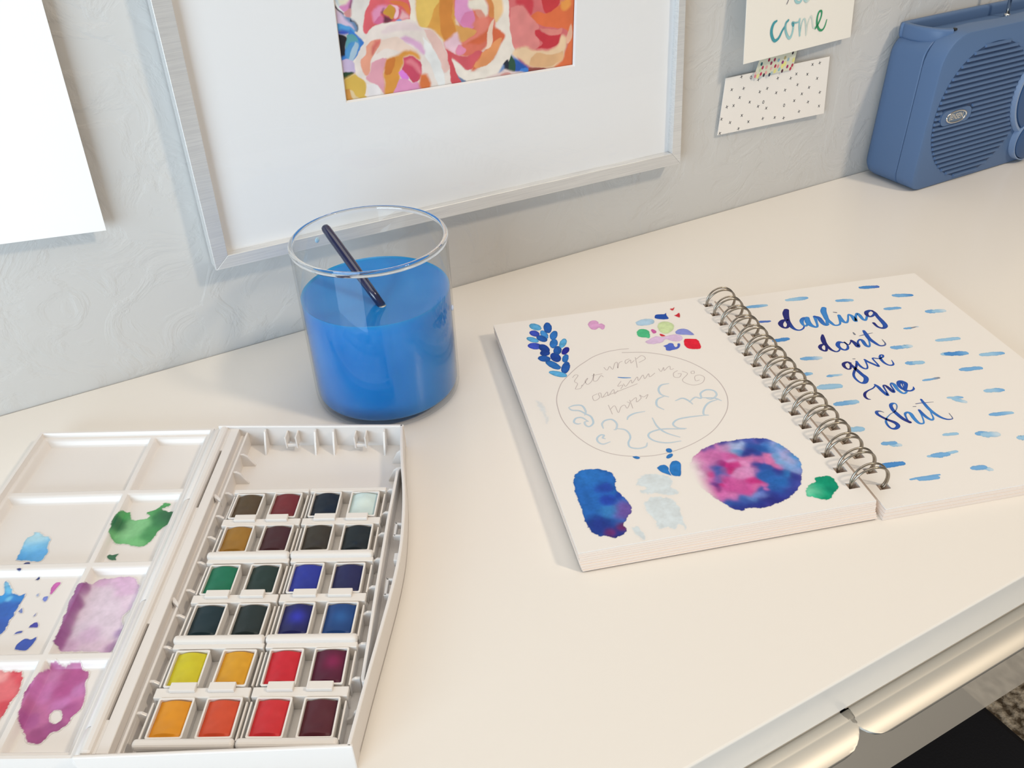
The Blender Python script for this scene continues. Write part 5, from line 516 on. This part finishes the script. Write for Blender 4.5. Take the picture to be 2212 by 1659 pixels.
# speaker: recessed disc with slats
gx,gz,gr=728,62,59
disc=MB();n=64;disc.add([(gx,-60.05,gz)]+[(gx+gr*math.cos(6.28319*k/n),-60.05,gz+gr*math.sin(6.28319*k/n)) for k in range(n)],[(0,1+(k+1)%n,1+k) for k in range(n)]);rb(disc,'speaker_recess',m_radiod)
dx,dz,dr=812,66,43
nsl=26;pitch=2*gr/nsl
for k in range(nsl):
    z=gz-gr+(k+.5)*pitch
    h=math.sqrt(max(gr*gr-(z-gz)**2,0))-.4;xa,xb=gx-h,gx+h
    dd=dr*dr-(z-dz)**2
    if dd>0: xb=min(xb,dx-math.sqrt(dd)-1.5)
    kd=20.5**2-(z-22)**2
    if kd>0: xb=min(xb,803-math.sqrt(kd)-6)
    if xb-xa<2: continue
    segs=[(xa,xb)]
    if 56.5<z<70.5: segs=[(xa,676.5),(714,xb)]
    for p0,p1 in segs:
        if p1-p0<1.5: continue
        sl=MB();e=min(1.6,(p1-p0)/3)
        sl.add([(p0,-60.0,z-1.35),(p1,-60.0,z-1.35),(p1,-60.0,z+1.35),(p0,-60.0,z+1.35),(p0+e*.4,-61.6,z-.95),(p1-e*.4,-61.6,z-.95),(p1-e*.4,-61.6,z+.95),(p0+e*.4,-61.6,z+.95)],[(3,2,1,0),(4,5,6,7),(0,1,5,4),(1,2,6,5),(2,3,7,6),(3,0,4,7)])
        rb(sl,'speaker_slat',m_radio)
# badge
bd=MB();pl=[(x,z) for x,z in rrect(675.5,713,57.2,69.6,6.1,8)]
n=len(pl);cz=lambda x,z:(x,-60.0,z+(x-694)*.0);bd.add([(x,-60.0,z) for x,z in pl]+[(x,-62.0,z) for x,z in pl],[tuple(range(n)),tuple(range(2*n-1,n-1,-1))]+[(i,(i+1)%n,n+(i+1)%n,n+i) for i in range(n)])
bdo=rb(bd,'badge_plate',m_radio,RD,bevel=.3)
rg=MB();pts=[(694.3+12.2*math.cos(a),-62.3,63.3+5.0*math.sin(a)) for a in np.linspace(0,2*math.pi,49)];rg.tube(pts,.85,8);rb(rg,'badge_ring',m_chrome,RD,smooth='all')
cv=bpy.data.curves.new('jensen','FONT');cv.body='JENSEN';cv.align_x='CENTER';cv.align_y='CENTER';cv.size=.0063;cv.extrude=.0002;cv.offset=.00012
to=bpy.data.objects.new('tmp',cv);COL.objects.link(to);bpy.context.view_layer.update();dg=bpy.context.evaluated_depsgraph_get();tme=bpy.data.meshes.new_from_object(to.evaluated_get(dg));bpy.data.objects.remove(to)
tme.materials.clear();tme.materials.append(m_chrome);to=bpy.data.objects.new('badge_lettering',tme);COL.objects.link(to);to.parent=RD;to.location=((694.3-rx)*MM,(-62.25-ry)*MM,63.3*MM);to.rotation_euler=(math.pi/2,0,0);to.scale=(.82,1.12,1)
el=MB();n=40;el.add([(694.3,-62.1,63.3)]+[(694.3+11.8*math.cos(6.28319*k/n),-62.1,63.3+4.8*math.sin(6.28319*k/n)) for k in range(n)],[(0,1+(k+1)%n,1+k) for k in range(n)]);rb(el,'badge_face',m_badge)
# tuning dial and knob
def dialmesh(name,cx,cz,r,depth,m,ringm):
    mb=MB();mb.lathe([(0,depth),(r*.80,depth),(r*.88,depth-.8),(r*.90,0)],64);mb.v=[(cx+x,-60-z,cz+y) for x,y,z in mb.v];o=rb(mb,name,m,RD,smooth=True)
    mb=MB();mb.lathe([(r*.91,0),(r*.92,depth*.8),(r*.97,depth*.8),(r,0)],64);mb.v=[(cx+x,-60-z,cz+y) for x,y,z in mb.v];rb(mb,'dial_rim',ringm,RD,smooth=True)
dialmesh('tuning_dial',dx,dz,dr,5,m_radio2,m_rim);dialmesh('volume_knob',803,22,19.5,7,m_radio2,m_rim)
an=MB();an.tube([(783.5,-24,125.5),(783.8,-24,129)],[2.6,2.6],12);an.tube([(784,-24,129),(783,-23,150),(780,-20,230)],[1.7,1.7,1.6],12);rb(an,'antenna',m_chrome,RD,smooth='all')
for xx in (690,846):
    ft=MB();ft.box(xx-8,xx+8,-52,-12,0,1.4);rb(ft,'foot',m_dark)

# ------------------------------------------------------------------ glass jar of blue water
JX,JY=.1438,-.1000
GJ=root('glass_jar','clear straight sided glass tumbler half filled with cloudy blue paint water','jar',(JX,JY,0))
R=45.4;H=105.3
prof=[(0,.4),(R-6,.0),(R-3,.5),(R-1,2),(R-.2,4.5),(R,8),(R,H-3.2),(R+.35,H-2),(R+.3,H-.9),(R-.2,H-.2),(R-1.0,H),(R-1.9,H-.2),(R-2.4,H-.9),(R-2.2,H-2),(R-1.2,H-3.2),(R-1.2,8),(R-1.9,5.6),(R-4,4.4),(0,4.2)]
g=MB();g.lathe(prof,128);go=g.build('glass',m_glass,GJ,smooth='all')
go.data.materials.append(m_solid)
for p_ in go.data.polygons:
    zc=p_.center.z/MM
    if zc>H-4: p_.material_index=1
wr=R-1.25
wt=MB();wt.lathe([(0,4.3),(R-4.2,4.5),(R-2.1,5.7),(wr,8),(wr,71.0),(wr-.25,71.1),(wr-.9,70.45),(wr-2.2,70.1),(0,70)],128);tag(wt.build('water',m_water,GJ,smooth=True),label='cloudy blue paint water')
for a,z,c in ((2.05,93,(.45,.66,.80)),(-.62,60,(.6,.68,.85))):
    dr_=MB();dr_.lathe([(0,1.0),(1.2,.7),(1.9,0),(1.2,-.3),(0,-.4)],16)
    x,y=(R-2.2)*math.cos(a),(R-2.2)*math.sin(a)
    if z<70: x,y=(R+.1)*math.cos(a),(R+.1)*math.sin(a)
    ang=a+math.pi if z>70 else a
    dr_.v=[(x+math.cos(ang)*q[2]-math.sin(ang)*q[0],y+math.sin(ang)*q[2]+math.cos(ang)*q[0],z+q[1]) for q in dr_.v]
    dr_.build('droplet',mat('droplet_water',c,.05),GJ,smooth='all')
# brush
BT=np.array([127.2,-70.0,104.5]);BWp=np.array([140.2,-118.9,70.0]);bd_=(BWp-BT)/np.linalg.norm(BWp-BT)
BE=BT+bd_*92
BE=np.array([141.5,-126.5,12.0])
PB_=root('paintbrush','slim navy blue paintbrush handle leaning in the jar of blue water','paintbrush',(JX,JY,.0062))
def pbs(L): return [(q[0]-JX*1000,q[1]-JY*1000,q[2]-6.2) for q in L]
hp=[BT+(BWp-BT)*t for t in (0,.012,.04,.2,.5,.8,1)];m_=MB();m_.tube(pbs(hp),[1.2,2.3,2.75,2.9,2.95,2.7,2.4],14);m_.build('handle',m_navy,PB_,smooth='all')
fp=[BWp+(BE-BWp)*t for t in (0,.25,.5,.74)];m_=MB();m_.tube(pbs(fp),[2.4,2.2,2.0,2.1],14);m_.build('ferrule',m_silver,PB_,smooth='all')
fp=[BWp+(BE-BWp)*t for t in (.72,.8,.9,1)];m_=MB();m_.tube(pbs(fp),[2.0,2.6,1.8,.3],14);m_.build('bristles',m_dark,PB_,smooth='all')

# ------------------------------------------------------------------ paint box (local x = along the short side, y = away from the viewer)
TH=math.radians(-29.3);PO=(.0410,-.1083)
PX=root('watercolour_box','open white plastic watercolour box, mixing lid folded out on its left','paint box',(PO[0],PO[1],0),TH)
def pw(u,v,z=0): 
    c,s_=math.cos(TH),math.sin(TH);x,y=u*MM,-v*MM
    return (PO[0]+c*x-s_*y,PO[1]+s_*x+c*y,z*MM)
NEG=lambda L:[(a,-b_) for a,b_ in L]
right=spline([(103,3.5),(105,20),(107.5,38),(111.2,62),(113.3,84),(114.2,104),(113.5,125),(111.5,150),(108.8,180),(106.6,208)],4)
tr=MB()
tr.prism(NEG([(-4,1),(103,4)]+[tuple(q) for q in right[1:-1]]+[(105.5,208),(1,211)]),.6,2.2)
trayo=tr.build('tray',m_pl,PX)
b=MB();b.wall(NEG([(-4.5,0),(103.6,3.4)]),-2.0,.3,16);b.build('back_wall',m_pl,trayo,bevel=.5)
b=MB();b.wall([(q[0],-q[1]) for q in right],-1.7,.3,16);b.build('right_wall',m_pl,trayo,bevel=.4)
b=MB();b.wall(NEG([(-.5,212.0),(107.4,208.2)]),1.6,.3,16);b.build('front_wall',m_pl,trayo,bevel=.6)
def strip(parts,name,u0,u1,v0,v1,z0,z1,bev=.3,k=.021):
    b=MB();b.prism(NEG([(u0+k*v0,v0),(u1+k*v0,v0),(u1+k*v1,v1),(u0+k*v1,v1)]),z0,z1);return b.build(name,m_pl,parts,bevel=bev)
# spine: crest, slotted ledge, step and inner rail
strip(trayo,'spine_crest',-3.5,1.4,.5,210,.4,15.8,1.6)
strip(trayo,'spine_ledge',2.5,7.6,2,209,.4,14.2,.4)
for v0,v1 in ((2,22),(69,145),(194,209)): strip(trayo,'ledge_bridge',1.2,2.6,v0,v1,.4,14.1,0)
strip(trayo,'spine_step',7.5,11.0,2,209.5,.4,9.2,.3)
strip(trayo,'inner_rail',11.0,12.3,2,209,.4,11.6,.4,.014)
for vc in (61,132.5):  # gussets across the step
    g=MB();g.prism(NEG([(7+.021*vc,vc-4),(8+.021*vc,vc-4.5),(12.6+.014*vc,vc-.2),(12.6+.014*vc,vc+1.6),(8+.021*vc,vc-1.5)]),8,12.5);g.build('gusset',m_pl,trayo,bevel=.4)
b=MB();b.wall(NEG([(106.5,37.6),(104.4,38.2),(103.4,41),(103.2,80),(103.8,123),(104.9,174),(105.6,176.6),(108.8,177)]),1.5,2,13.2);b.build('right_rail',m_pl,trayo,bevel=.35)
RV=[21.3,36.6,53.9,71.6,87,104.4,122.2,137.4,155.1,173,188.3]
def rib(u0,u1,v,h):
    s_=1 if u1>u0 else -1;pr=[(u0,2.0),(u0,h),(u0+s_*2.2,h),(u0+s_*4.2,h-1.6),(u0+s_*5.6,h-4.5),(u1,3.0),(u1,2.0)]
    b=MB();n=len(pr);b.add([(a,-(v-.7),z) for a,z in pr]+[(a,-(v+.7),z) for a,z in pr],[tuple(range(n)),tuple(range(2*n-1,n-1,-1))]+[(i,n+i,n+(i+1)%n,(i+1)%n) for i in range(n)]);b.build('rib',m_pl,trayo,bevel=.3)
for v in RV:
    rib(12.0+.014*v,19.6+.014*v,v,10.6)
    base=103.3 if v>38 else 105.2
    if v>176.5: base=107.2
    rib(base+.006*(v-38),(96.8 if v>38 else 97.5)+.008*v,v,11.2)
for u in (23.3,52.5,63.2,92.5):
    b=MB();pr=[(3.2,2),(3.2+.03*u*0,14.6),(5.2,14.4),(8.4,9),(11.6,2)];n=len(pr);o_=.032*u;b.add([(u-.5,-(q+o_),z) for q,z in pr]+[(u+.5,-(q+o_),z) for q,z in pr],[tuple(range(n)),tuple(range(2*n-1,n-1,-1))]+[(i,n+i,n+(i+1)%n,(i+1)%n) for i in range(n)]);b.build('fin',m_pl,trayo)
for u in (38.8,78.8):
    o_=.032*u;b=MB();b.box(u-3.5,u-2.6,-(9.2+o_),-(2+o_),5.5,13.2);b.box(u+2.6,u+3.5,-(9.2+o_),-(2+o_),5.5,13.2);b.box(u-3.5,u+3.5,-(8.6+o_),-(7.4+o_),6.2,8);b.build('catch',m_pl,trayo,bevel=.25)
for v0,v1,uu in ((80.5,90,112.0),(118,128.6,112.4)):
    b=MB();b.box(uu-4.2,uu-3.0,-v1,-v0,8.5,12);b.box(uu-4.2,uu,-(v0+1.2),-v0,8.5,12);b.box(uu-4.2,uu,-v1,-(v1-1.2),8.5,12);b.build('catch',m_pl,trayo,bevel=.3)
b=MB();b.box(110,113,-107,-102,8,12.4);b.build('catch',m_pl,trayo,bevel=.3)
for v0,v1 in ((1,61.6),(62.1,130.6),(131.1,196.3),(196.8,210)):
    b=MB();b.tube([(-4.9+.031*v0,-v0,9.4),(-4.9+.031*v1,-v1,9.4)],[4.6,4.6],20);b.build('hinge_knuckle',m_pl,PX,smooth=True,bevel=.25)
# lid: a moulded mixing palette, two columns by four rows of wells
LU0,LU1,LV0,LV1=-104.,0.,-4.6,208.
def lidz(x,y):
    v=-y;u=x+9.9-.031*v
    RW=1.9
    def ridge(d,w,h,sl): return h*(1-sm(np.abs(d),w,w+sl))
    z=np.full(np.shape(x),3.0)
    z=np.maximum(z,3.0+ridge(u+35.2-.010*(v-50),1.1,4.2,2.6))
    for vr in (47.6,101.6,157.0): z=np.maximum(z,3.0+ridge(v-vr+.012*(u+35),1.3,4.2,3.4))
    e=np.minimum(np.minimum(u-LU0,-u),np.minimum(v-LV0,LV1-v))
    z=np.maximum(z,3.0+4.2*(1-sm(e,4.0,7.2)))
    z=np.where(e<2.4,np.maximum(z,7.2+2.6*(1-sm(e,1.6,2.4))),z)
    return z
def lid():
    nu,nv=250,460;us=np.linspace(LU0,LU1,nu);vs_=np.linspace(LV0,LV1,nv);Ug,Vg=np.meshgrid(us,vs_)
    X=(Ug-9.9+.031*Vg).ravel();Y=-Vg.ravel();Z=lidz(X,Y)
    idx=np.arange(nu*nv).reshape(nv,nu)
    mb=MB();mb.v=list(zip(X,Y,Z));mb.f=[tuple(r) for r in np.stack([idx[:-1,:-1],idx[1:,:-1],idx[1:,1:],idx[:-1,1:]],-1).reshape(-1,4)]
    ring=list(idx[0,:])+list(idx[1:,-1])+list(idx[-1,-2::-1])+list(idx[-2:0:-1,0]);N=len(mb.v);n=len(ring)
    mb.v+=[(mb.v[i][0],mb.v[i][1],.3) for i in ring];mb.f+=[(ring[i],ring[(i+1)%n],N+(i+1)%n,N+i) for i in range(n)]+[tuple(range(N+n-1,N-1,-1))]
    o=mb.build('mixing_lid',m_pl,PX,smooth=True);return o
lido=lid();tag(lido,label='mixing lid with eight wells stained with paint')
for i,(nm,c,poly,bl) in enumerate(STAIN):
    big=len(bl)>0
    washpatch(nm,m_stain,lido,poly,c,PLW,.13,bl,res=.4 if big else .25,soft=.18,wob=.9 if big else .3,edge=.08,vary=.08,zf=lidz,seed=i+3,hole=STAINHOLE if nm=='magenta_stain' else None,wcol=WPL)

# ------------------------------------------------------------------ pan racks and half pans
def rack(u,v,label):
    r=root('pan_rack',label,'pan rack',pw(u,v,2.2),TH,'racks holding the half pans')
    b=MB();b.box(.6,39.4,-51,-.6,.0,.8);b.build('base_plate',m_rack,r)
    b=MB();b.box(0,40,-3.1,-.2,.8,9.6);b.build('back_bar',m_rack,r,bevel=.4)
    b=MB();b.box(0,40,-27.8,-22.9,6.6,9.4);b.box(0,40,-27.8,-25.6,.8,6.6);b.build('middle_bar',m_rack,r,bevel=.4)
    b=MB();b.box(-.2,40.2,-51.6,-47.6,7.6,11.8);b.build('front_bar',m_rack,r,bevel=1.5,seg=3)
    b=MB();b.box(1,39,-50.8,-49.6,.8,7.7);b.build('front_skirt',m_rack,r)
    for x in (6.2,22.6):
        b=MB();b.box(x,x+11,-25.6,-21.4,9.4,11.2);b.build('clip_tab',m_rack,r,bevel=.35)
    for x in (.1,39.1):
        for a,c in ((4,21.5),(29,47)):
            b=MB();b.prism([(x,-a),(x+.8,-a),(x+.8,-c),(x,-c)],.8,8.2);b.build('side_spring',m_rack,r,bevel=.25)
    return r
PAN=[(17.4,39.4),(0,0)]
pan_rows=[65.6,90.0,116.8,141.2,167.4,192.0]
rows_=[[(92,72,48),(122,44,48),(26,38,50),(206,214,204)],[(160,114,42),(76,38,42),(64,56,46),(30,40,44)],[(24,114,82),(38,58,52),(44,56,144),(38,40,84)],[(20,48,54),(36,48,46),(34,36,92),(28,70,122)],[(208,188,40),(216,154,38),(202,36,50),(92,22,52)],[(220,144,32),(208,80,46),(204,48,52),(92,34,44)]]
names_=[['umber brown','brick red','blue black','pale grey white'],['golden ochre','dark maroon','sepia','charcoal black'],['emerald green','dark olive green','ultramarine blue','indigo'],['deep teal','blackish green','dark blue violet centred','phthalo blue'],['lemon yellow','warm yellow','cool red','dark crimson magenta centred'],['orange yellow','bright orange','scarlet red','deep wine red']]
rown=['back row','second row from back','third row from back','fourth row from back','fifth row from back','front row']
coln=['leftmost','second from left','third from left','rightmost']
us_=[28.3,48.3,69.0,88.8]
lab=[['brown, red and ochre','grey, black and white'],['green and teal','blue and indigo'],['yellow and orange','red and crimson']]
for k in range(3):
    for h in range(2):
        rack(18.6+40.9*h+.4*k,52.6+50.9*k,'white four pan rack of %s paints, %s of the box, %s side'%(lab[k][h],['back','middle','front'][k],['left','right'][h]))
cup=None;Wp,Lp=15.0,19.0
def pancup():
    b=MB();o=rrect(-Wp/2,Wp/2,-Lp/2,Lp/2,.8,2);i_=rrect(-Wp/2+.85,Wp/2-.85,-Lp/2+.85,Lp/2-.85,.5,2);n=len(o)
    ob=[(x*.9,y*.92) for x,y in o]
    b.add([(x,y,0) for x,y in ob]+[(x,y,8.8) for x,y in o]+[(x,y,8.8) for x,y in i_]+[(x,y,3) for x,y in i_],[tuple(range(n-1,-1,-1)),tuple(range(3*n,4*n))]+[(r*n+j,r*n+(j+1)%n,(r+1)*n+(j+1)%n,(r+1)*n+j) for r in range(3) for j in range(n)])
    return b
proto=None
for ri,vr in enumerate(pan_rows):
    for ci,uc in enumerate(us_):
        nm=names_[ri][ci]
        r=root('half_pan','%s half pan, %s, %s'%(nm,rown[ri],coln[ci]),'paint pan',pw(uc+rng.uniform(-.3,.3)+.012*(vr-65),vr+rng.uniform(-.3,.3),3.1),TH+rng.uniform(-.015,.015),'half pans of watercolour')
        if proto is None: proto=pancup().build('pan_cup',m_pan,r,bevel=.15)
        else:
            c=proto.copy();COL.objects.link(c);c.parent=r
        # domed paint block, worn a little hollow
        nu,nv=20,26;b=MB();v=[];cc=[];col=ref(rows_[ri][ci],(236,222,208))**1.1;sd_=ri*7+ci
        hi=None
        if nm.startswith('dark blue'): hi=(ref((44,48,160),(236,222,208)),.6,.9,3.6)
        if nm.startswith('dark crimson'): hi=(ref((126,18,66),(236,222,208)),1.6,2.2,3.6)
        if nm.startswith('phthalo'): hi=(ref((34,84,140),(236,222,208)),.5,.5,3.5)
        if nm.startswith('pale grey'): hi=(ref((214,220,206),(236,222,208)),0,0,5)
        for j in range(nv):
            for i in range(nu):
                x=-6.55+13.1*i/(nu-1);y=-8.55+17.1*j/(nv-1)
                e1=sm((8.55-abs(y))*1.0,0,1.6 if y<0 else .5)
                z=7.2+1.9*(1-(x/6.6)**2)*float(e1)+.35*(float(vnoise(np.array([x]),np.array([y]),3.,sd_)[0])-.5)-.5*math.exp(-(x*x+(y+1)**2)/14)
                v.append((x,y,z));q=col*(1+.10*(float(vnoise(np.array([x]),np.array([y]),2.,sd_+40)[0])-.5))
                if hi: 
                    w_=math.exp(-((x-hi[1])**2+(y-hi[2])**2)/hi[3]**2);q=q*(1-w_)+hi[0]*w_
                if nm.startswith('pale grey'): 
                    e=max(abs(x)/6.55,abs(y)/8.55);q=q*(1-.35*max(0,(e-.8)/.2)*np.array([1,.75,.6]))
                cc.append(q)
        f=[(j*nu+i,j*nu+i+1,(j+1)*nu+i+1,(j+1)*nu+i) for j in range(nv-1) for i in range(nu-1)]
        ring=[i for i in range(nu)]+[j*nu+nu-1 for j in range(1,nv)]+[(nv-1)*nu+i for i in range(nu-2,-1,-1)]+[j*nu for j in range(nv-2,0,-1)]
        N=len(v);v+=[(v[i][0],v[i][1],3.1) for i in ring];cc+=[cc[i] for i in ring];n=len(ring);f+=[(ring[(i+1)%n],ring[i],N+i,N+(i+1)%n) for i in range(n)]
        b.add(v,f,cc);tag(b.build('paint_block',m_paintblock:=globals().get('m_pb') or globals().setdefault('m_pb',mat('pan_paint',(.5,.5,.5),.42,spec=.35,attr=True)),r,smooth=True),label=nm+' paint')

# ------------------------------------------------------------------ sketchbook
NTH=math.radians(-16.92);NO=(.2280,-.0842)
SB=root('sketchbook','open spiral bound sketchbook with blue brush lettering and paint tests','sketchbook',(NO[0],NO[1],0),NTH)
HB=[12.0+13.06*i for i in range(16)]
def page(a0,a1,b0,b1,ah,z0,z1,hw=3.1,hb=2.3,rc=0):
    """a slab of leaves with a row of rectangular binding holes cut right through"""
    mb=MB();h0,h1=ah-hw,ah+hw;V={}
    def vt(a,b_,z):
        k=(round(a,3),round(b_,3),z)
        if k not in V: V[k]=len(mb.v);mb.v.append((a,-b_,z))
        return V[k]
    bs=[b0]+[q for hbv in HB for q in (hbv-hb,hbv+hb)]+[b1]
    xs=[a0,h0,h1,a1]
    for zz,fl in ((z1,False),(z0,True)):
        for i in range(3):
            for j in range(len(bs)-1):
                if i==1 and j%2==1: continue
                q=[vt(xs[i],bs[j],zz),vt(xs[i+1],bs[j],zz),vt(xs[i+1],bs[j+1],zz),vt(xs[i],bs[j+1],zz)]
                mb.f.append(tuple(q if fl else q[::-1]))
    def side(p,q): mb.f.append((vt(*p,z0),vt(*q,z0),vt(*q,z1),vt(*p,z1)))
    for j in range(len(bs)-1): side((a0,bs[j+1]),(a0,bs[j]));side((a1,bs[j]),(a1,bs[j+1]))
    for i in range(3): side((xs[i],b0),(xs[i+1],b0));side((xs[i+1],b1),(xs[i],b1))
    for hbv in HB:
        c=[(h0,hbv-hb),(h1,hbv-hb),(h1,hbv+hb),(h0,hbv+hb)]
        for k in range(4): side(c[k],c[(k+1)%4])
    return mb
# left stack: many leaves, the lowest pushed out a little to the right and front
zs=[1.6,3.0,4.4,5.8,7.1,8.4,9.6,10.9,11.55]
offs=[(3.2,4.2),(2.4,3.2),(1.6,2.6),(.8,1.6),(.6,1.0),(.9,.8),(.2,.4),(.3,.2),(0,0)]
for i,(z1,(oa,ob)) in enumerate(zip(zs,offs)):
    z0=(zs[i-1]+.06) if i else .9
    mb=page(oa*.5,155.6+oa*.4,-.4+ob*.2,221.2+ob*.55,150.0,z0,z1);mb.build('left_leaves' if i<8 else 'left_page',m_edge if i<8 else m_paper,SB)
mb=page(3.2,156.4,1.6,222.9,150.0,.1,.85);mb.build('back_cover',m_cover,SB)
# right stack
zr=[2.0,4.2,6.2,7.05]
for i,z1 in enumerate(zr):
    z0=(zr[i-1]+.06) if i else .1
    mb=page(159.4+.3*i,316.5-.2*i,-.6+.1*i,223.8+.5*(3-i)*.5,168.2,z0,z1);mb.build('right_leaves' if i<3 else 'right_page',m_edge if i<3 else m_paper,SB)
# twin loop wires
def ringmesh():
    mb=MB()
    for s_ in (-1,1):
        pts=[]
        for a in np.linspace(math.radians(-38),math.radians(212),30):
            k=math.sin(a);off=s_*(.6+1.1*max(0,k))
            if s_<0: off-=.25*max(0,k)
            pts.append((159.1+10.3*math.cos(a)*1.0,-off+.9*math.cos(a)*0,12.6+10.2*k))
        mb.tube(pts,.62,8)
    return mb
rp=None
for i,b_ in enumerate(HB):
    if rp is None: rp=o=ringmesh().build('wire_ring',m_wire,SB,smooth='all')
    else: o=rp.copy();COL.objects.link(o);o.parent=SB
    o.location=(0,-(b_+rng.uniform(-.15,.15))*MM,0)
ZR,ZL=7.09,11.59
nice={'darling':'darling','dont':"don't",'give':'give','me':'me','shit':'shit'}
for w_,ss in LETTER.items():
    mb=MB()
    for c,pts in ss: ribbon(mb,[(x,y,w_2*1.2) for x,y,w_2 in pts],c,PAPER,ZR,edge=.88)
    tag(mb.build('lettering',m_ink,SB),label='blue brush lettered word '+nice[w_])
for i,(pts,ca,cb) in enumerate(DASH):
    mb=MB();a,b_=np.array(pts[0]),np.array(pts[1]);n=6
    L=[tuple(a+(b_-a)*t+np.array([0,rng.uniform(-.12,.12),rng.uniform(-.15,.12)*a[2]])) for t in np.linspace(0,1,n)]
    L[0]=(L[0][0],L[0][1],L[0][2]*.72);L[-1]=(L[-1][0],L[-1][1],L[-1][2]*.8)
    L=[(max(x,163.5) if x<160 else x,y,w_) for x,y,w_ in L]
    pale=lambda c:tuple(.82*q+.18*w2 for q,w2 in zip(c,(226,218,206)));ribbon(mb,[(x,y,q*1.25) for x,y,q in L],[pale(ca),pale(ca),pale(cb)],PAPER,ZR,edge=.94,rag=.5);mb.build('brush_dash',m_ink,SB)
for i,(poly,c) in enumerate(LEAF): washpatch('painted_petal',m_ink,SB,poly,c,PAPER,ZL+.012*(i%3),res=.17,soft=.16,wob=.25,edge=.13,vary=.16,seed=i+200,hard=True)
for i,(nm,c,poly) in enumerate(DAB): washpatch('paint_dab',m_ink,SB,poly,c,PAPER,ZL,res=.28,soft=.16 if nm!='lime_dab' else .5,wob=.35,edge=.07,vary=.08,seed=i+300)
mb=MB()
for pts in PENCIL: ribbon(mb,pts,[(196,180,172)]*2,PAPER,ZL,edge=1)
tag(mb.build('pencil_sketch',m_ink,SB),label='faint pencil circle and handwriting')
for pts in SWIRL:
    mb=MB();ribbon(mb,pts,[(196,204,206),(186,201,208),(202,207,207)],PAPER,ZL,edge=.96);mb.build('pale_blue_swirl',m_ink,SB)
for pts in SLASH: mb=MB();ribbon(mb,pts,[(86,130,186),(120,160,200)],PAPER,ZL);mb.build('blue_slash',m_ink,SB)
washpatch('blue_wash_block',m_ink,SB,BLOCK,(40,102,176),PAPER,ZL,BLOCKB,res=.35,soft=.2,wob=.9,edge=.10,vary=.12,seed=400)
for i,poly in enumerate(HEART): washpatch('painted_heart',m_ink,SB,poly,(46,120,186),PAPER,ZL,res=.28,soft=.16,wob=.2,edge=.08,vary=.12,seed=410+i)
for i,poly in enumerate(DROP): washpatch('painted_drop',m_ink,SB,poly,(50,120,184),PAPER,ZL,res=.25,soft=.14,wob=.2,seed=420+i)
for i,poly in enumerate(WASH): washpatch('grey_wash',m_ink,SB,poly,(198,212,214),PAPER,ZL,res=.4,soft=.5,wob=1.2,edge=.02,alpha=.62,vary=.12,seed=430+i)
for i,poly in enumerate(SMUDGE): washpatch('grey_smudge',m_ink,SB,poly,(200,206,206),PAPER,ZL,res=.4,soft=1.2,wob=1,edge=0,alpha=.5,seed=440+i)
washpatch('green_wash',m_ink,SB,GREEN,(30,164,118),PAPER,ZL,GREENB,res=.32,soft=.2,wob=.8,edge=.06,vary=.10,seed=450)
PLA=np.array(PLANET);x0=PLA[:,0].min()
washpatch('painted_planet',m_ink,SB,PLANET,(120,90,160),PAPER,ZL,PLANETB,res=.30,soft=.3,wob=.9,edge=.05,vary=.10,seed=460,fade=lambda X,Y:sm(X-x0,-.5,9))
